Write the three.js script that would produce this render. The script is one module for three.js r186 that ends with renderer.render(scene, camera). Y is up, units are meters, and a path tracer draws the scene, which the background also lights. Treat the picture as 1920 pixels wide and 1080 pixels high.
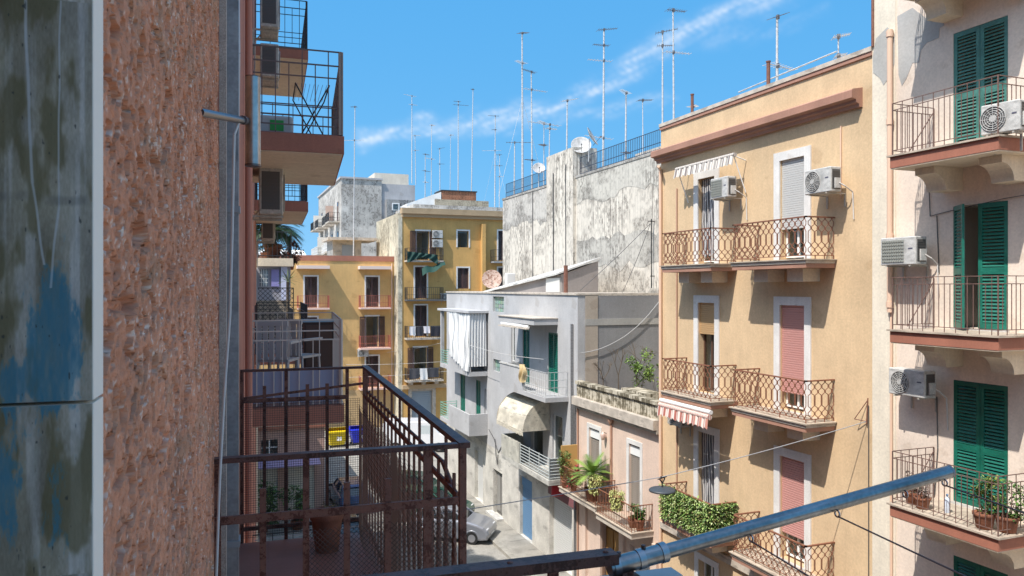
import * as THREE from 'three';
import { mergeGeometries } from 'three/addons/utils/BufferGeometryUtils.js';
import { RoundedBoxGeometry } from 'three/addons/geometries/RoundedBoxGeometry.js';

// ---------------------------------------------------------------- camera, sky, sun, exposure
// World: x = across the street (right), y = up, -z = along the street (away). Street level y = 0.
const EYE = 11.4, YAW = 20.94 * Math.PI / 180;
const scene = new THREE.Scene();
const camera = new THREE.PerspectiveCamera(40.85, 16 / 9, 0.05, 900);
camera.position.set(0, EYE, 0);
camera.rotation.set(0, -YAW, 0);
camera.focus = 14; camera.userData.fStop = 20;
camera.updateMatrixWorld();

const renderer = new THREE.WebGLRenderer({ antialias: true });
renderer.toneMapping = THREE.LinearToneMapping;
renderer.toneMappingExposure = 1.68;
renderer.shadowMap.enabled = true;

const SUN = new THREE.Vector3(-0.504, 0.838, 0.207).normalize();
const sun = new THREE.DirectionalLight(new THREE.Color(1.0, 0.94, 0.87), 3.4);
sun.position.copy(SUN).multiplyScalar(120).add(new THREE.Vector3(8, 8, -30));
sun.target.position.set(8, 8, -30);
sun.castShadow = true;
sun.shadow.mapSize.set(4096, 4096);
Object.assign(sun.shadow.camera, { left: -70, right: 70, top: 70, bottom: -70, near: 1, far: 300 });
scene.add(sun, sun.target);

// ---------------------------------------------------------------- random and noise
let seedState = 1234567;
function rnd() { seedState = (seedState * 1664525 + 1013904223) >>> 0; return seedState / 4294967296; }
const rr = (a, b) => a + (b - a) * rnd();
function hash2(x, y, s) { let h = Math.imul(x, 374761393) ^ Math.imul(y, 668265263) ^ Math.imul(s, 2147483647 - 94906249); h = Math.imul(h ^ (h >>> 13), 1274126177); h ^= h >>> 16; return (h >>> 0) / 4294967296; }
const sm = (t) => t * t * (3 - 2 * t);
const clamp = (v, a = 0, b = 1) => Math.min(b, Math.max(a, v));
const sstep = (a, b, v) => sm(clamp((v - a) / (b - a)));
const mix = (a, b, t) => a + (b - a) * t;
function vn(x, y, s, px = 0, py = 0) {           // value noise, periodic when px, py are given
  const xi = Math.floor(x), yi = Math.floor(y), fx = sm(x - xi), fy = sm(y - yi);
  const w = (i, p) => p ? ((i % p) + p) % p : i;
  const x0 = w(xi, px), x1 = w(xi + 1, px), y0 = w(yi, py), y1 = w(yi + 1, py);
  return mix(mix(hash2(x0, y0, s), hash2(x1, y0, s), fx), mix(hash2(x0, y1, s), hash2(x1, y1, s), fx), fy);
}
function fbm(x, y, s, oct = 4, px = 0, py = 0) {
  let a = 0.5, v = 0, n = 0;
  for (let i = 0; i < oct; i++) { v += a * vn(x, y, s + i * 17, px, py); n += a; a *= 0.5; x *= 2; y *= 2; px *= 2; py *= 2; }
  return v / n;
}

// ---------------------------------------------------------------- sky (air and thin cirrus only)
{
  const W = 2048, Hh = 1024, data = new Float32Array(W * Hh * 4);
  const D = Math.PI / 180;
  const streaks = [
    { p: [[10, 10.6], [13.1, 11.3], [17.4, 12.0], [21.7, 12.75], [24.9, 13.35], [27.6, 14.4], [30, 15.95], [31.9, 17.1], [35.2, 18.4], [38.5, 19.4], [46, 23]], w: [0.8, 0.9, 1.0, 1.0, 0.9, 0.8, 0.9, 1.1, 1.2, 1.3, 1.6], a: 0.62 },
    { p: [[24, 12.2], [27, 12.6], [30.4, 13.2], [33, 13.4]], w: [0.5, 0.6, 0.6, 0.3], a: 0.25 },
    { p: [[34, 17.2], [38, 17.4], [43, 18.6]], w: [0.5, 0.7, 0.6], a: 0.14 },
    { p: [[60, 20], [75, 24], [95, 25], [120, 31]], w: [1, 2, 2, 1], a: 0.3 },
    { p: [[-60, 30], [-85, 33], [-110, 30]], w: [1, 2, 1.4], a: 0.3 },
    { p: [[150, 18], [175, 20], [205, 26]], w: [1, 2, 1], a: 0.3 },
  ];
  for (let j = 0; j < Hh; j++) for (let i = 0; i < W; i++) {
    const el = ((j + 0.5) / Hh - 0.5) * 180, phi = ((i + 0.5) / W - 0.5) * 2 * Math.PI;
    // direction x = cos(phi), z = sin(phi); azimuth measured from -z towards +x
    let az = Math.atan2(Math.cos(phi), -Math.sin(phi)) / D;
    const t = clamp(el / 90), e = Math.pow(t, 0.5);
    let r = mix(0.105, 0.018, e), g = mix(0.35, 0.165, e), b = mix(0.60, 0.45, e);
    const hz = Math.exp(-Math.max(el, 0) / 6);
    r = mix(r, 0.3, hz * 0.6); g = mix(g, 0.47, hz * 0.6); b = mix(b, 0.62, hz * 0.6);
    const d = [Math.cos(el * D) * Math.cos(phi), Math.sin(el * D), Math.cos(el * D) * Math.sin(phi)];
    const ca = clamp(d[0] * SUN.x + d[1] * SUN.y + d[2] * SUN.z);
    const glow = 1.3 * Math.pow(ca, 16) + 0.5 * Math.pow(ca, 3);
    r += glow; g += glow * 0.96; b += glow * 0.85;
    let c = 0;
    if (el > 8 && el < 40) for (const s of streaks) {
      for (let k = 0; k + 1 < s.p.length; k++) {
        const [ax, ay] = s.p[k], [bx, by] = s.p[k + 1];
        let qx = az; if (qx < ax - 180) qx += 360;
        const dx = bx - ax, dy = by - ay, u = clamp(((qx - ax) * dx + (el - ay) * dy) / (dx * dx + dy * dy));
        const wob = (fbm(az * 0.5 + 200, el * 0.8, 5, 3) - 0.5) * 1.6;
        const dist = Math.hypot(qx - ax - dx * u, el - ay - dy * u + wob) / (0.62 * mix(s.w[k], s.w[k + 1], u));
        if (dist < 3) c = Math.max(c, s.a * Math.exp(-dist * dist) * (0.03 + 2.1 * Math.pow(fbm(az * 0.5 + el * 0.6 + 300, el * 7.0 - az * 2.6 + 300, 9, 6), 2.2)));
      }
    }
    c = clamp(c);
    r = mix(r, 0.58, c); g = mix(g, 0.62, c); b = mix(b, 0.67, c);
    if (el < 0) { const k = clamp(-el / 6); r = mix(r, 0.2, k); g = mix(g, 0.19, k); b = mix(b, 0.18, k); }
    const o = (j * W + i) * 4; data[o] = r; data[o + 1] = g; data[o + 2] = b; data[o + 3] = 1;
  }
  const sky = new THREE.DataTexture(data, W, Hh, THREE.RGBAFormat, THREE.FloatType);
  sky.mapping = THREE.EquirectangularReflectionMapping; sky.magFilter = THREE.LinearFilter; sky.minFilter = THREE.LinearFilter; sky.needsUpdate = true;
  scene.background = sky; scene.environment = sky;
}

// ---------------------------------------------------------------- mesh builder
const V = (x, y, z) => new THREE.Vector3(x, y, z);
class MB {
  constructor() { this.p = []; this.n = []; this.c = null; }
  tri(a, b, c, na, nb, nc) {
    if (!na) { na = nb = nc = V(0, 0, 0).crossVectors(b.clone().sub(a), c.clone().sub(a)).normalize(); }
    for (const [v, n] of [[a, na], [b, nb], [c, nc]]) { this.p.push(v.x, v.y, v.z); this.n.push(n.x, n.y, n.z); }
    return this;
  }
  quad(a, b, c, d) { this.tri(a, b, c); this.tri(a, c, d); return this; }
  box(x0, x1, y0, y1, z0, z1) {
    const q = (x, y, z) => V(x ? x1 : x0, y ? y1 : y0, z ? z1 : z0);
    this.quad(q(0, 0, 1), q(1, 0, 1), q(1, 1, 1), q(0, 1, 1)); this.quad(q(1, 0, 0), q(0, 0, 0), q(0, 1, 0), q(1, 1, 0));
    this.quad(q(1, 0, 1), q(1, 0, 0), q(1, 1, 0), q(1, 1, 1)); this.quad(q(0, 0, 0), q(0, 0, 1), q(0, 1, 1), q(0, 1, 0));
    this.quad(q(0, 1, 1), q(1, 1, 1), q(1, 1, 0), q(0, 1, 0)); this.quad(q(0, 0, 0), q(1, 0, 0), q(1, 0, 1), q(0, 0, 1));
    return this;
  }
  cbox(cx, cy, cz, w, h, d) { return this.box(cx - w / 2, cx + w / 2, cy - h / 2, cy + h / 2, cz - d / 2, cz + d / 2); }
  // box with eight free corners: bottom four then top four, each counter-clockwise seen from above
  hexa(b, t) {
    const [b0, b1, b2, b3] = b.map((v) => V(...v)), [t0, t1, t2, t3] = t.map((v) => V(...v));
    this.quad(b0, b1, t1, t0); this.quad(b1, b2, t2, t1); this.quad(b2, b3, t3, t2); this.quad(b3, b0, t0, t3); this.quad(t0, t1, t2, t3); this.quad(b3, b2, b1, b0); return this;
  }
  bar(a, b, r, sides = 5, r2 = r) {              // a round bar from a to b
    a = Array.isArray(a) ? V(...a) : a; b = Array.isArray(b) ? V(...b) : b;
    const d = b.clone().sub(a).normalize(), u = Math.abs(d.y) < 0.9 ? V(0, 1, 0).cross(d).normalize() : V(1, 0, 0).cross(d).normalize(), w = d.clone().cross(u);
    const ring = (c, rad) => Array.from({ length: sides }, (_, i) => { const k = (i + 0.5) / sides * Math.PI * 2, n = u.clone().multiplyScalar(Math.cos(k)).addScaledVector(w, Math.sin(k)); return [c.clone().addScaledVector(n, rad), n]; });
    const A = ring(a, r), B = ring(b, r2);
    for (let i = 0; i < sides; i++) {
      const j = (i + 1) % sides;
      if (sides < 5) this.quad(A[i][0], A[j][0], B[j][0], B[i][0]);
      else { this.tri(A[i][0], A[j][0], B[j][0], A[i][1], A[j][1], B[j][1]); this.tri(A[i][0], B[j][0], B[i][0], A[i][1], B[j][1], B[i][1]); }
      this.tri(a, A[j][0], A[i][0]); this.tri(b, B[i][0], B[j][0]);
    }
    return this;
  }
  poly(pts, r, sides = 5) { for (let i = 0; i + 1 < pts.length; i++) this.bar(pts[i], pts[i + 1], r, sides); return this; }
  add(g, m) {                                    // any three.js geometry, with an optional matrix
    g = g.index ? g.toNonIndexed() : g.clone(); if (m) g.applyMatrix4(m);
    const P = g.attributes.position.array, N = g.attributes.normal.array;
    for (let i = 0; i < P.length; i++) { this.p.push(P[i]); this.n.push(N[i]); }
    return this;
  }
  lathe(pts, cx, cy, cz, seg = 20) { return this.add(new THREE.LatheGeometry(pts.map(([a, b]) => new THREE.Vector2(a, b)), seg), new THREE.Matrix4().makeTranslation(cx, cy, cz)); }
  geo() {
    const g = new THREE.BufferGeometry(), P = this.p, N = this.n, uv = new Float32Array(P.length / 3 * 2);
    for (let t = 0; t < P.length; t += 9) {
      let nx = Math.abs(N[t] + N[t + 3] + N[t + 6]), ny = Math.abs(N[t + 1] + N[t + 4] + N[t + 7]), nz = Math.abs(N[t + 2] + N[t + 5] + N[t + 8]);
      for (let k = 0; k < 3; k++) {
        const o = t + k * 3, i = o / 3 * 2;
        if (nx >= ny && nx >= nz) { uv[i] = P[o + 2]; uv[i + 1] = P[o + 1]; } else if (ny >= nz) { uv[i] = P[o]; uv[i + 1] = P[o + 2]; } else { uv[i] = P[o]; uv[i + 1] = P[o + 1]; }
      }
    }
    g.setAttribute('position', new THREE.BufferAttribute(new Float32Array(P), 3));
    g.setAttribute('normal', new THREE.BufferAttribute(new Float32Array(N), 3));
    g.setAttribute('uv', new THREE.BufferAttribute(uv, 2));
    if (this.c) g.setAttribute('color', new THREE.BufferAttribute(new Float32Array(this.c), 3));
    return g;
  }
}
const mb = () => new MB();
const bx = (...a) => mb().box(...a);

// ---------------------------------------------------------------- things, parts, names
const taken = new Map();
function numbered(name) { const n = taken.get(name) ?? 0; taken.set(name, n + 1); return n ? `${name}_${String(n).padStart(3, '0')}` : name; }
function finish(o) { o.traverse((m) => { if (m.isMesh) { m.castShadow = true; m.receiveShadow = true; } }); return o; }
function thing(name, label, category, pos = [0, 0, 0], turn = 0, group) {
  const o = new THREE.Group(); o.name = numbered(name); o.position.set(...pos); o.rotation.y = turn;
  o.userData = { label, category }; if (group) o.userData.group = group;
  scene.add(o); return o;
}
function part(name, m, material, parent, label) {
  const o = new THREE.Mesh(m instanceof MB ? m.geo() : m, material); o.name = name; o.castShadow = o.receiveShadow = true;
  if (label) o.userData.label = label;
  parent.add(o); return o;
}
function single(name, label, category, m, material, group, pos = [0, 0, 0], turn = 0) {
  const o = new THREE.Mesh(m instanceof MB ? m.geo() : m, material); o.name = numbered(name); o.castShadow = o.receiveShadow = true;
  o.position.set(...pos); o.rotation.y = turn; o.userData = { label, category }; if (group) o.userData.group = group;
  scene.add(o); return o;
}
function struct(name, m, material) { const o = part(numbered(name), m, material, scene); o.userData.kind = 'structure'; return o; }

// ---------------------------------------------------------------- textures and materials
function tex(w, h, fn, srgb = true) {
  const d = new Uint8Array(w * h * 4);
  for (let j = 0; j < h; j++) for (let i = 0; i < w; i++) {
    const c = fn(i / w, j / h, i, j), o = (j * w + i) * 4;
    for (let k = 0; k < 3; k++) d[o + k] = clamp(typeof c === 'number' ? c : c[k]) * 255;
    d[o + 3] = 255;
  }
  const t = new THREE.DataTexture(d, w, h, THREE.RGBAFormat, THREE.UnsignedByteType);
  t.wrapS = t.wrapT = THREE.RepeatWrapping; t.magFilter = THREE.LinearFilter; t.minFilter = THREE.LinearMipmapLinearFilter; t.generateMipmaps = true;
  if (srgb) t.colorSpace = THREE.SRGBColorSpace; t.needsUpdate = true; return t;
}
const repCache = new Map();
const rep = (t, sx, sy = sx) => { const k = `${t.id}/${sx}/${sy}`; if (!repCache.has(k)) { const c = t.clone(); c.repeat.set(1 / sx, 1 / sy); c.needsUpdate = true; repCache.set(k, c); } return repCache.get(k); };
// painted render: broad mottling, faint vertical wash marks, fine grain
const tPlaster = tex(1024, 1024, (u, v) => {
  const a = fbm(u * 5, v * 5, 3, 5, 5, 5), b = fbm(u * 40, v * 5, 7, 3, 40, 5), g = fbm(u * 120, v * 120, 11, 2, 120, 120);
  const spot = sstep(0.7, 0.78, fbm(u * 9, v * 9, 21, 4, 9, 9));
  const w = 0.92 + (a - 0.5) * 0.12 + (b - 0.5) * 0.045 + (g - 0.5) * 0.08 - spot * 0.05;
  return [w * 1.0, w * (0.995 - spot * 0.01), w * (0.985 - spot * 0.02)];
});
const bPlaster = tex(512, 512, (u, v) => 0.5 + (fbm(u * 12, v * 12, 31, 3, 12, 12) - 0.5) * 0.5 + (fbm(u * 110, v * 110, 37, 2, 110, 110) - 0.5) * 0.6, false);
// old limewash: dark vertical drip stains and flaking
const tStain = tex(2048, 2048, (u, v) => {
  const drip = fbm(u * 150, v * 2.5, 41, 3, 150, 3), thin = fbm(u * 380, v * 7, 43, 2, 380, 7), bl = fbm(u * 6, v * 5, 47, 5, 6, 5), fine = fbm(u * 240, v * 190, 53, 3, 240, 190), band = fbm(u * 3, v * 8, 59, 5, 3, 8), sp = fbm(u * 70, v * 60, 57, 3, 70, 60);
  const zone = 0.25 + 0.75 * sstep(0.36, 0.66, bl), speck = sstep(0.5, 0.62, fine * 0.6 + sp * 0.4);
  let k = zone * sstep(0.47, 0.62, drip * 0.65 + sp * 0.35) * (0.4 + 0.55 * speck);
  k = Math.max(k, zone * sstep(0.52, 0.64, thin * 0.7 + sp * 0.3) * 0.7, sstep(0.5, 0.64, band) * speck * 0.7, sstep(0.6, 0.7, sp) * 0.3, speck * 0.3 * sstep(0.3, 0.55, bl));
  const base = 0.93 + (bl - 0.5) * 0.1 + (fine - 0.5) * 0.08 - 0.14 * sstep(0.5, 0.7, band);
  return [mix(base, 0.5, k), mix(base * 0.99, 0.488, k), mix(base * 0.97, 0.475, k)];
});
// mossy concrete parapet
const tMoss = tex(512, 512, (u, v) => {
  const s = fbm(u * 60, v * 4, 61, 3, 60, 4), bl = fbm(u * 14, v * 10, 67, 4, 14, 10), f = fbm(u * 90, v * 90, 71, 2, 90, 90);
  const k = sstep(0.4, 0.6, s * 0.55 + bl * 0.45) * (0.5 + f * 0.6), w = 0.86 + (f - 0.5) * 0.15;
  return [mix(w, 0.36, k), mix(w * 0.98, 0.335, k), mix(w * 0.93, 0.27, k)];
});
const tConcrete = tex(1024, 1024, (u, v) => {
  const a = fbm(u * 6, v * 6, 73, 5, 6, 6), f = fbm(u * 200, v * 200, 79, 2, 200, 200), p = sstep(0.62, 0.68, fbm(u * 4, v * 11, 83, 4, 4, 11));
  const w = 0.82 + (a - 0.5) * 0.26 + (f - 0.5) * 0.22 - p * 0.1; return [w, w * 0.99, w * 0.965];
});
const tRust = tex(512, 512, (u, v) => {
  const a = fbm(u * 10, v * 10, 89, 5, 10, 10), f = fbm(u * 70, v * 70, 97, 3, 70, 70), k = sstep(0.5, 0.62, a * 0.55 + f * 0.45);
  return [mix(0.78, 0.5, k) + (f - 0.5) * 0.2, mix(0.74, 0.36, k) + (f - 0.5) * 0.16, mix(0.74, 0.3, k) + (f - 0.5) * 0.14];
});
const tMetal = tex(256, 256, (u, v) => 0.82 + (fbm(u * 6, v * 6, 101, 4, 6, 6) - 0.5) * 0.3 + (fbm(u * 60, v * 60, 103, 2, 60, 60) - 0.5) * 0.14);
const lin = (r, g, b) => new THREE.Color().setRGB(r, g, b);
function M(r, g, b, o = {}) { const { rough = 0.8, metal = 0, map, ms = 3, bump, bs = 2, bh = 0.004, ...rest } = o;
  const m = new THREE.MeshPhysicalMaterial({ color: lin(r, g, b), roughness: rough, metalness: metal, ...rest });
  if (map) m.map = Array.isArray(ms) ? rep(map, ...ms) : rep(map, ms); if (bump) { m.bumpMap = rep(bump, bs); m.bumpScale = bh; } return m; }
const wallM = (r, g, b, o = {}) => M(r, g, b, { rough: 0.92, map: tPlaster, ms: 3.7, bump: bPlaster, bs: 1.6, bh: 0.0013, ...o });
const mt = {
  orange: wallM(0.75, 0.555, 0.345), cream: wallM(0.88, 0.755, 0.645), creamPil: wallM(0.86, 0.79, 0.66), pink: wallM(0.79, 0.615, 0.51), greyWall: wallM(0.53, 0.53, 0.54), greyDark: wallM(0.30, 0.30, 0.31),
  pale: M(0.80, 0.755, 0.685, { rough: 0.95, map: tStain, ms: [11.3, 12.7], bump: bPlaster, bs: 2, bh: 0.006 }), paleGrey: M(0.66, 0.65, 0.63, { rough: 0.95, map: tStain, ms: [13, 9] }),
  yellow: wallM(0.76, 0.485, 0.2), yellowB: wallM(0.72, 0.43, 0.15), farWhite: M(0.82, 0.8, 0.77, { rough: 0.95, map: tStain, ms: [22, 25] }), farGrey: wallM(0.5, 0.5, 0.52),
  terracotta: wallM(0.52, 0.22, 0.15), brownTrim: M(0.43, 0.175, 0.115, { rough: 0.75, map: tPlaster, ms: 1.3 }), orangeTrim: M(0.46, 0.25, 0.18, { rough: 0.75, map: tPlaster, ms: 1.7 }),
  soffit: wallM(0.84, 0.73, 0.57), white: M(0.84, 0.83, 0.81, { rough: 0.6, map: tPlaster, ms: 2.1 }), whitePaint: M(0.82, 0.82, 0.8, { rough: 0.45 }), marble: M(0.8, 0.78, 0.74, { rough: 0.45, map: tMetal, ms: 1.2 }),
  slabEdge: M(0.78, 0.7, 0.62, { rough: 0.8, map: tConcrete, ms: 1.4 }), concrete: M(0.5, 0.49, 0.47, { rough: 0.93, map: tConcrete, ms: 2.3 }), moss: M(0.72, 0.68, 0.6, { rough: 0.95, map: tMoss, ms: [3.1, 1.3] }),
  rustRail: M(0.30, 0.13, 0.085, { rough: 0.62, map: tMetal, ms: 0.4 }), orangeRail: M(0.36, 0.15, 0.085, { rough: 0.6, map: tMetal, ms: 0.4 }), creamRail: M(0.27, 0.16, 0.13, { rough: 0.6, map: tMetal, ms: 0.4 }),
  darkMetal: M(0.03, 0.032, 0.036, { rough: 0.5 }), galv: M(0.55, 0.56, 0.57, { rough: 0.4, metal: 0.8, map: tMetal, ms: 0.3 }), mast: M(0.78, 0.79, 0.8, { rough: 0.5, map: tMetal, ms: 0.6 }),
  green: M(0.012, 0.20, 0.135, { rough: 0.42, map: tMetal, ms: 0.9 }), greenPale: M(0.10, 0.30, 0.245, { rough: 0.5, map: tMetal, ms: 0.9 }), greenB: M(0.02, 0.23, 0.165, { rough: 0.42, map: tMetal, ms: 0.9 }),
  shutGrey: M(0.62, 0.62, 0.6, { rough: 0.55 }), shutPink: M(0.60, 0.31, 0.275, { rough: 0.55 }), shutTan: M(0.55, 0.36, 0.18, { rough: 0.55 }), shutBlue: M(0.13, 0.26, 0.43, { rough: 0.5 }), shutBrown: M(0.085, 0.045, 0.04, { rough: 0.6 }),
  room: M(0.45, 0.41, 0.36, { rough: 0.95 }), glass: M(0.86, 0.9, 0.9, { rough: 0.03, transmission: 1, thickness: 0, ior: 1.5 }), wood: M(0.5, 0.27, 0.075, { rough: 0.6, map: tMetal, ms: [0.15, 1.2] }), darkWood: M(0.1, 0.05, 0.03, { rough: 0.6 }),
  ac: M(0.78, 0.77, 0.73, { rough: 0.5, map: tMetal, ms: 0.8 }), acOld: M(0.70, 0.66, 0.58, { rough: 0.6, map: tMetal, ms: 0.5 }), fabricCream: M(0.84, 0.79, 0.68, { rough: 0.95 }), tile: M(0.3, 0.14, 0.11, { rough: 0.45, map: tPlaster, ms: 0.9 }),
  clay: M(0.40, 0.16, 0.09, { rough: 0.85, map: tMetal, ms: 0.3 }), black: M(0.02, 0.02, 0.02, { rough: 0.6 }), wire: M(0.09, 0.09, 0.09, { rough: 0.6 }), wireLight: M(0.6, 0.58, 0.55, { rough: 0.7 }), pipe: M(0.46, 0.27, 0.19, { rough: 0.6 }), pipeTan: M(0.74, 0.52, 0.38, { rough: 0.6 }),
  floor: M(0.7, 0.6, 0.5, { rough: 0.7, map: tConcrete, ms: 1.1 }), tin: M(0.74, 0.76, 0.78, { rough: 0.55, map: tConcrete, ms: 1.3 }), greenRail: M(0.16, 0.42, 0.32, { rough: 0.5 }), greyRail: M(0.42, 0.45, 0.44, { rough: 0.5 }), stem: M(0.15, 0.12, 0.09, { rough: 0.9 }),
};
// ---------------------------------------------------------------- facade helpers (local x = along the wall, y = up, z = out of the wall)
function wallShape(u0, u1, y0, y1, holes, th) {
  const s = new THREE.Shape([[u0, y0], [u1, y0], [u1, y1], [u0, y1]].map(([a, b]) => new THREE.Vector2(a, b)));
  for (const [a, b, c, d] of holes) s.holes.push(new THREE.Path([[a, c], [a, d], [b, d], [b, c]].map(([p, q]) => new THREE.Vector2(p, q))));
  const g = new THREE.ExtrudeGeometry(s, { depth: th, bevelEnabled: false }); g.translate(0, 0, -th);
  return mb().add(g);
}
function frameBars(u0, u1, y0, y1, w, z0, z1, bottom = false) {
  const m = bx(u0 - w, u0, y0, y1 + w, z0, z1).box(u1, u1 + w, y0, y1 + w, z0, z1).box(u0 + 0.001, u1 - 0.001, y1, y1 + w, z0, z1);
  if (bottom) m.box(u0 + 0.001, u1 - 0.001, y0, y0 + w * 0.6, z0, z1); return m;
}
const slatCache = new Map();
function slatGeo(w, h, d, tilt) {
  const k = [w, h, d, tilt].map((v) => v.toFixed(3)).join();
  if (!slatCache.has(k)) { const g = new RoundedBoxGeometry(w, h, d, 1, Math.min(h, d) * 0.28); g.rotateX(tilt); slatCache.set(k, g); }
  return slatCache.get(k);
}
function rollerShutter(parent, u0, u1, y0, y1, z, mat, pitch = 0.055, label) {
  const p = part('roller_shutter', bx(u0, u1, y0, y1, z - 0.014, z - 0.008), mat, parent, label), n = Math.max(1, Math.round((y1 - y0) / pitch)), st = (y1 - y0) / n, g = slatGeo(u1 - u0 - 0.004, st * 0.86, 0.018, 0.16);
  for (let i = 0; i < n; i++) { const s = new THREE.Mesh(g, mat); s.name = 'slat'; s.position.set((u0 + u1) / 2, y0 + st * (i + 0.5), z + 0.004); s.castShadow = s.receiveShadow = true; p.add(s); }
  return p;
}
// one louvred shutter leaf, its hinge edge at x = 0, growing to x = w; two panels of slats
function louvreLeaf(parent, w, h, mat, at, turn = 0, pitch = 0.062) {
  const st = 0.075, mid = h * 0.46, d = 0.02;
  const m = bx(0, st, 0, h, -d, d).box(w - st, w, 0, h, -d, d).box(st, w - st, 0, 0.1, -d, d).box(st, w - st, h - 0.09, h, -d, d).box(st, w - st, mid - 0.06, mid + 0.06, -d, d);
  const leaf = part('shutter', m, mat, parent); leaf.position.set(...at); leaf.rotation.y = turn;
  const g = slatGeo(w - 2 * st + 0.01, 0.052, 0.011, -0.62);
  for (const [a, b] of [[0.1, mid - 0.06], [mid + 0.06, h - 0.09]]) {
    const n = Math.round((b - a) / pitch);
    for (let i = 0; i < n; i++) { const s = new THREE.Mesh(g, mat); s.name = 'slat'; s.position.set(w / 2, a + (i + 0.5) * (b - a) / n, 0); s.rotation.x = rr(-0.08, 0.08); s.rotation.z = rr(-0.006, 0.006); s.castShadow = s.receiveShadow = true; leaf.add(s); }
  }
  return leaf;
}
function simpleLouvre(w, h, pitch = 0.07) {       // the same leaf, far away: slats joined in one mesh
  const m = bx(0, 0.06, 0, h, -0.02, 0.02).box(w - 0.06, w, 0, h, -0.02, 0.02).box(0.06, w - 0.06, 0, 0.07, -0.02, 0.02).box(0.06, w - 0.06, h - 0.07, h, -0.02, 0.02);
  for (let y = 0.1; y < h - 0.1; y += pitch) m.hexa([[0.06, y, 0.015], [w - 0.06, y, 0.015], [w - 0.06, y + 0.008, 0.018], [0.06, y + 0.008, 0.018]].map(([a, b, c], i) => [a, i < 2 ? y : y, i < 2 ? 0.018 : -0.018]), [[0.06, y, 0.018], [w - 0.06, y, 0.018], [w - 0.06, y + 0.045, -0.018], [0.06, y + 0.045, -0.018]].map(([a, b, c]) => [a, b + 0.008, c]));
  return m;
}
// railings: path = plan points [u, z]; y = foot, h = height
function railPath(path, fn) { for (let i = 0; i + 1 < path.length; i++) { const [a, b] = path[i], [c, d] = path[i + 1], L = Math.hypot(c - a, d - b); fn((s, y) => V(a + (c - a) * s / L, y, b + (d - b) * s / L), L, i); } }
function flatRail(path, y, w, t) {                // flat handrail
  const m = mb();
  railPath(path, (P, L) => { const a = P(-w / 2, y), b = P(L + w / 2, y), d = b.clone().sub(a).normalize(), n = V(-d.z, 0, d.x).multiplyScalar(w / 2);
    const lo = [a.clone().add(n), b.clone().add(n), b.clone().sub(n), a.clone().sub(n)]; m.hexa(lo.map((v) => [v.x, y, v.z]), lo.map((v) => [v.x, y + t, v.z])); });
  return m;
}
function hexRailing(path, y, h, r = 0.0092, pitch = 0.098) {
  const m = mb(), F = [[0.02, -1], [0.075, -1], [0.13, 1], [0.2, 1], [0.255, -1], [0.31, -1], [0.365, 1], [0.64, 1], [0.695, -1], [0.765, -1], [0.82, 1], [0.9, 1], [0.955, -1], [1, -1]];
  railPath(path, (P, L, seg) => {
    const n = Math.max(2, Math.round(L / pitch)), s = L / n, a = s * 0.36;
    for (let i = seg ? 1 : 0; i <= n; i++) m.poly(F.map(([f, k]) => P(clamp(i * s + (i % 2 ? -1 : 1) * a * k, 0, L), y + f * h)), r, 4);
    m.bar(P(0, y + 0.02 * h), P(L, y + 0.02 * h), r * 1.2, 4);
    for (let k = seg ? 1 : 0; k <= 3; k++) m.bar(P(L * k / 3, y - 0.06), P(L * k / 3, y + 0.03), r * 1.3, 4);
  });
  return m;
}
function plainRailing(path, y, h, r = 0.0075, pitch = 0.11, second = 0.13) {
  const m = mb();
  railPath(path, (P, L, seg) => {
    const n = Math.max(2, Math.round(L / pitch));
    for (let i = seg ? 1 : 0; i <= n; i++) { const e = i === 0 || i === n; m.bar(P(L * i / n, i % 2 && !e ? y + 0.09 : y), P(L * i / n, y + h - (i % 2 && !e ? second : 0)), e ? r * 1.7 : r, 4); }
    m.bar(P(0, y + h), P(L, y + h), r * 1.3, 4); m.bar(P(0, y + h - second), P(L, y + h - second), r * 1.3, 4); m.bar(P(0, y + 0.09), P(L, y + 0.09), r * 1.2, 4);
  });
  return m;
}
function barRailing(path, y, h, r = 0.008, pitch = 0.13, hor = 2) {
  const m = mb();
  railPath(path, (P, L, seg) => { const n = Math.max(1, Math.round(L / pitch)); for (let i = seg ? 1 : 0; i <= n; i++) m.bar(P(L * i / n, y), P(L * i / n, y + h), i % n ? r : r * 1.6, 4); for (let k = 0; k < hor; k++) { const yy = k === 0 ? y + h : y + 0.08 + (k - 1) * h * 0.3; m.bar(P(0, yy), P(L, yy), r * 1.5, 4); } });
  return m;
}
function lineRailing(path, y, h, n, r = 0.016) {  // horizontal tubes on posts
  const m = mb();
  railPath(path, (P, L, seg) => { for (let k = 0; k < n; k++) m.bar(P(0, y + h * (k + 0.6) / n), P(L, y + h * (k + 0.6) / n), r, 5); const q = Math.max(1, Math.round(L / 1.1)); for (let i = seg ? 1 : 0; i <= q; i++) m.bar(P(L * i / q, y), P(L * i / q, y + h), r * 1.1, 5); });
  return m;
}
const ends = (u0, u1, z, zi = 0.02) => [[u0, zi], [u0, z], [u1, z], [u1, zi]];
function corbel(w, d, h) {                        // quarter-round bracket below a slab, profile in (z, y)
  const s = new THREE.Shape(); s.moveTo(0, 0); s.lineTo(d, 0); s.lineTo(d, -h * 0.3); s.absarc(d, -h * 0.3 - (h * 0.7), h * 0.7, Math.PI / 2, Math.PI, false); s.lineTo(d - h * 0.7, -h); s.lineTo(0, -h); s.closePath();
  const g = new THREE.ExtrudeGeometry(s, { depth: w, bevelEnabled: false, curveSegments: 8 }); g.rotateY(-Math.PI / 2); g.translate(w / 2, 0, 0); return g;
}
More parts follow.
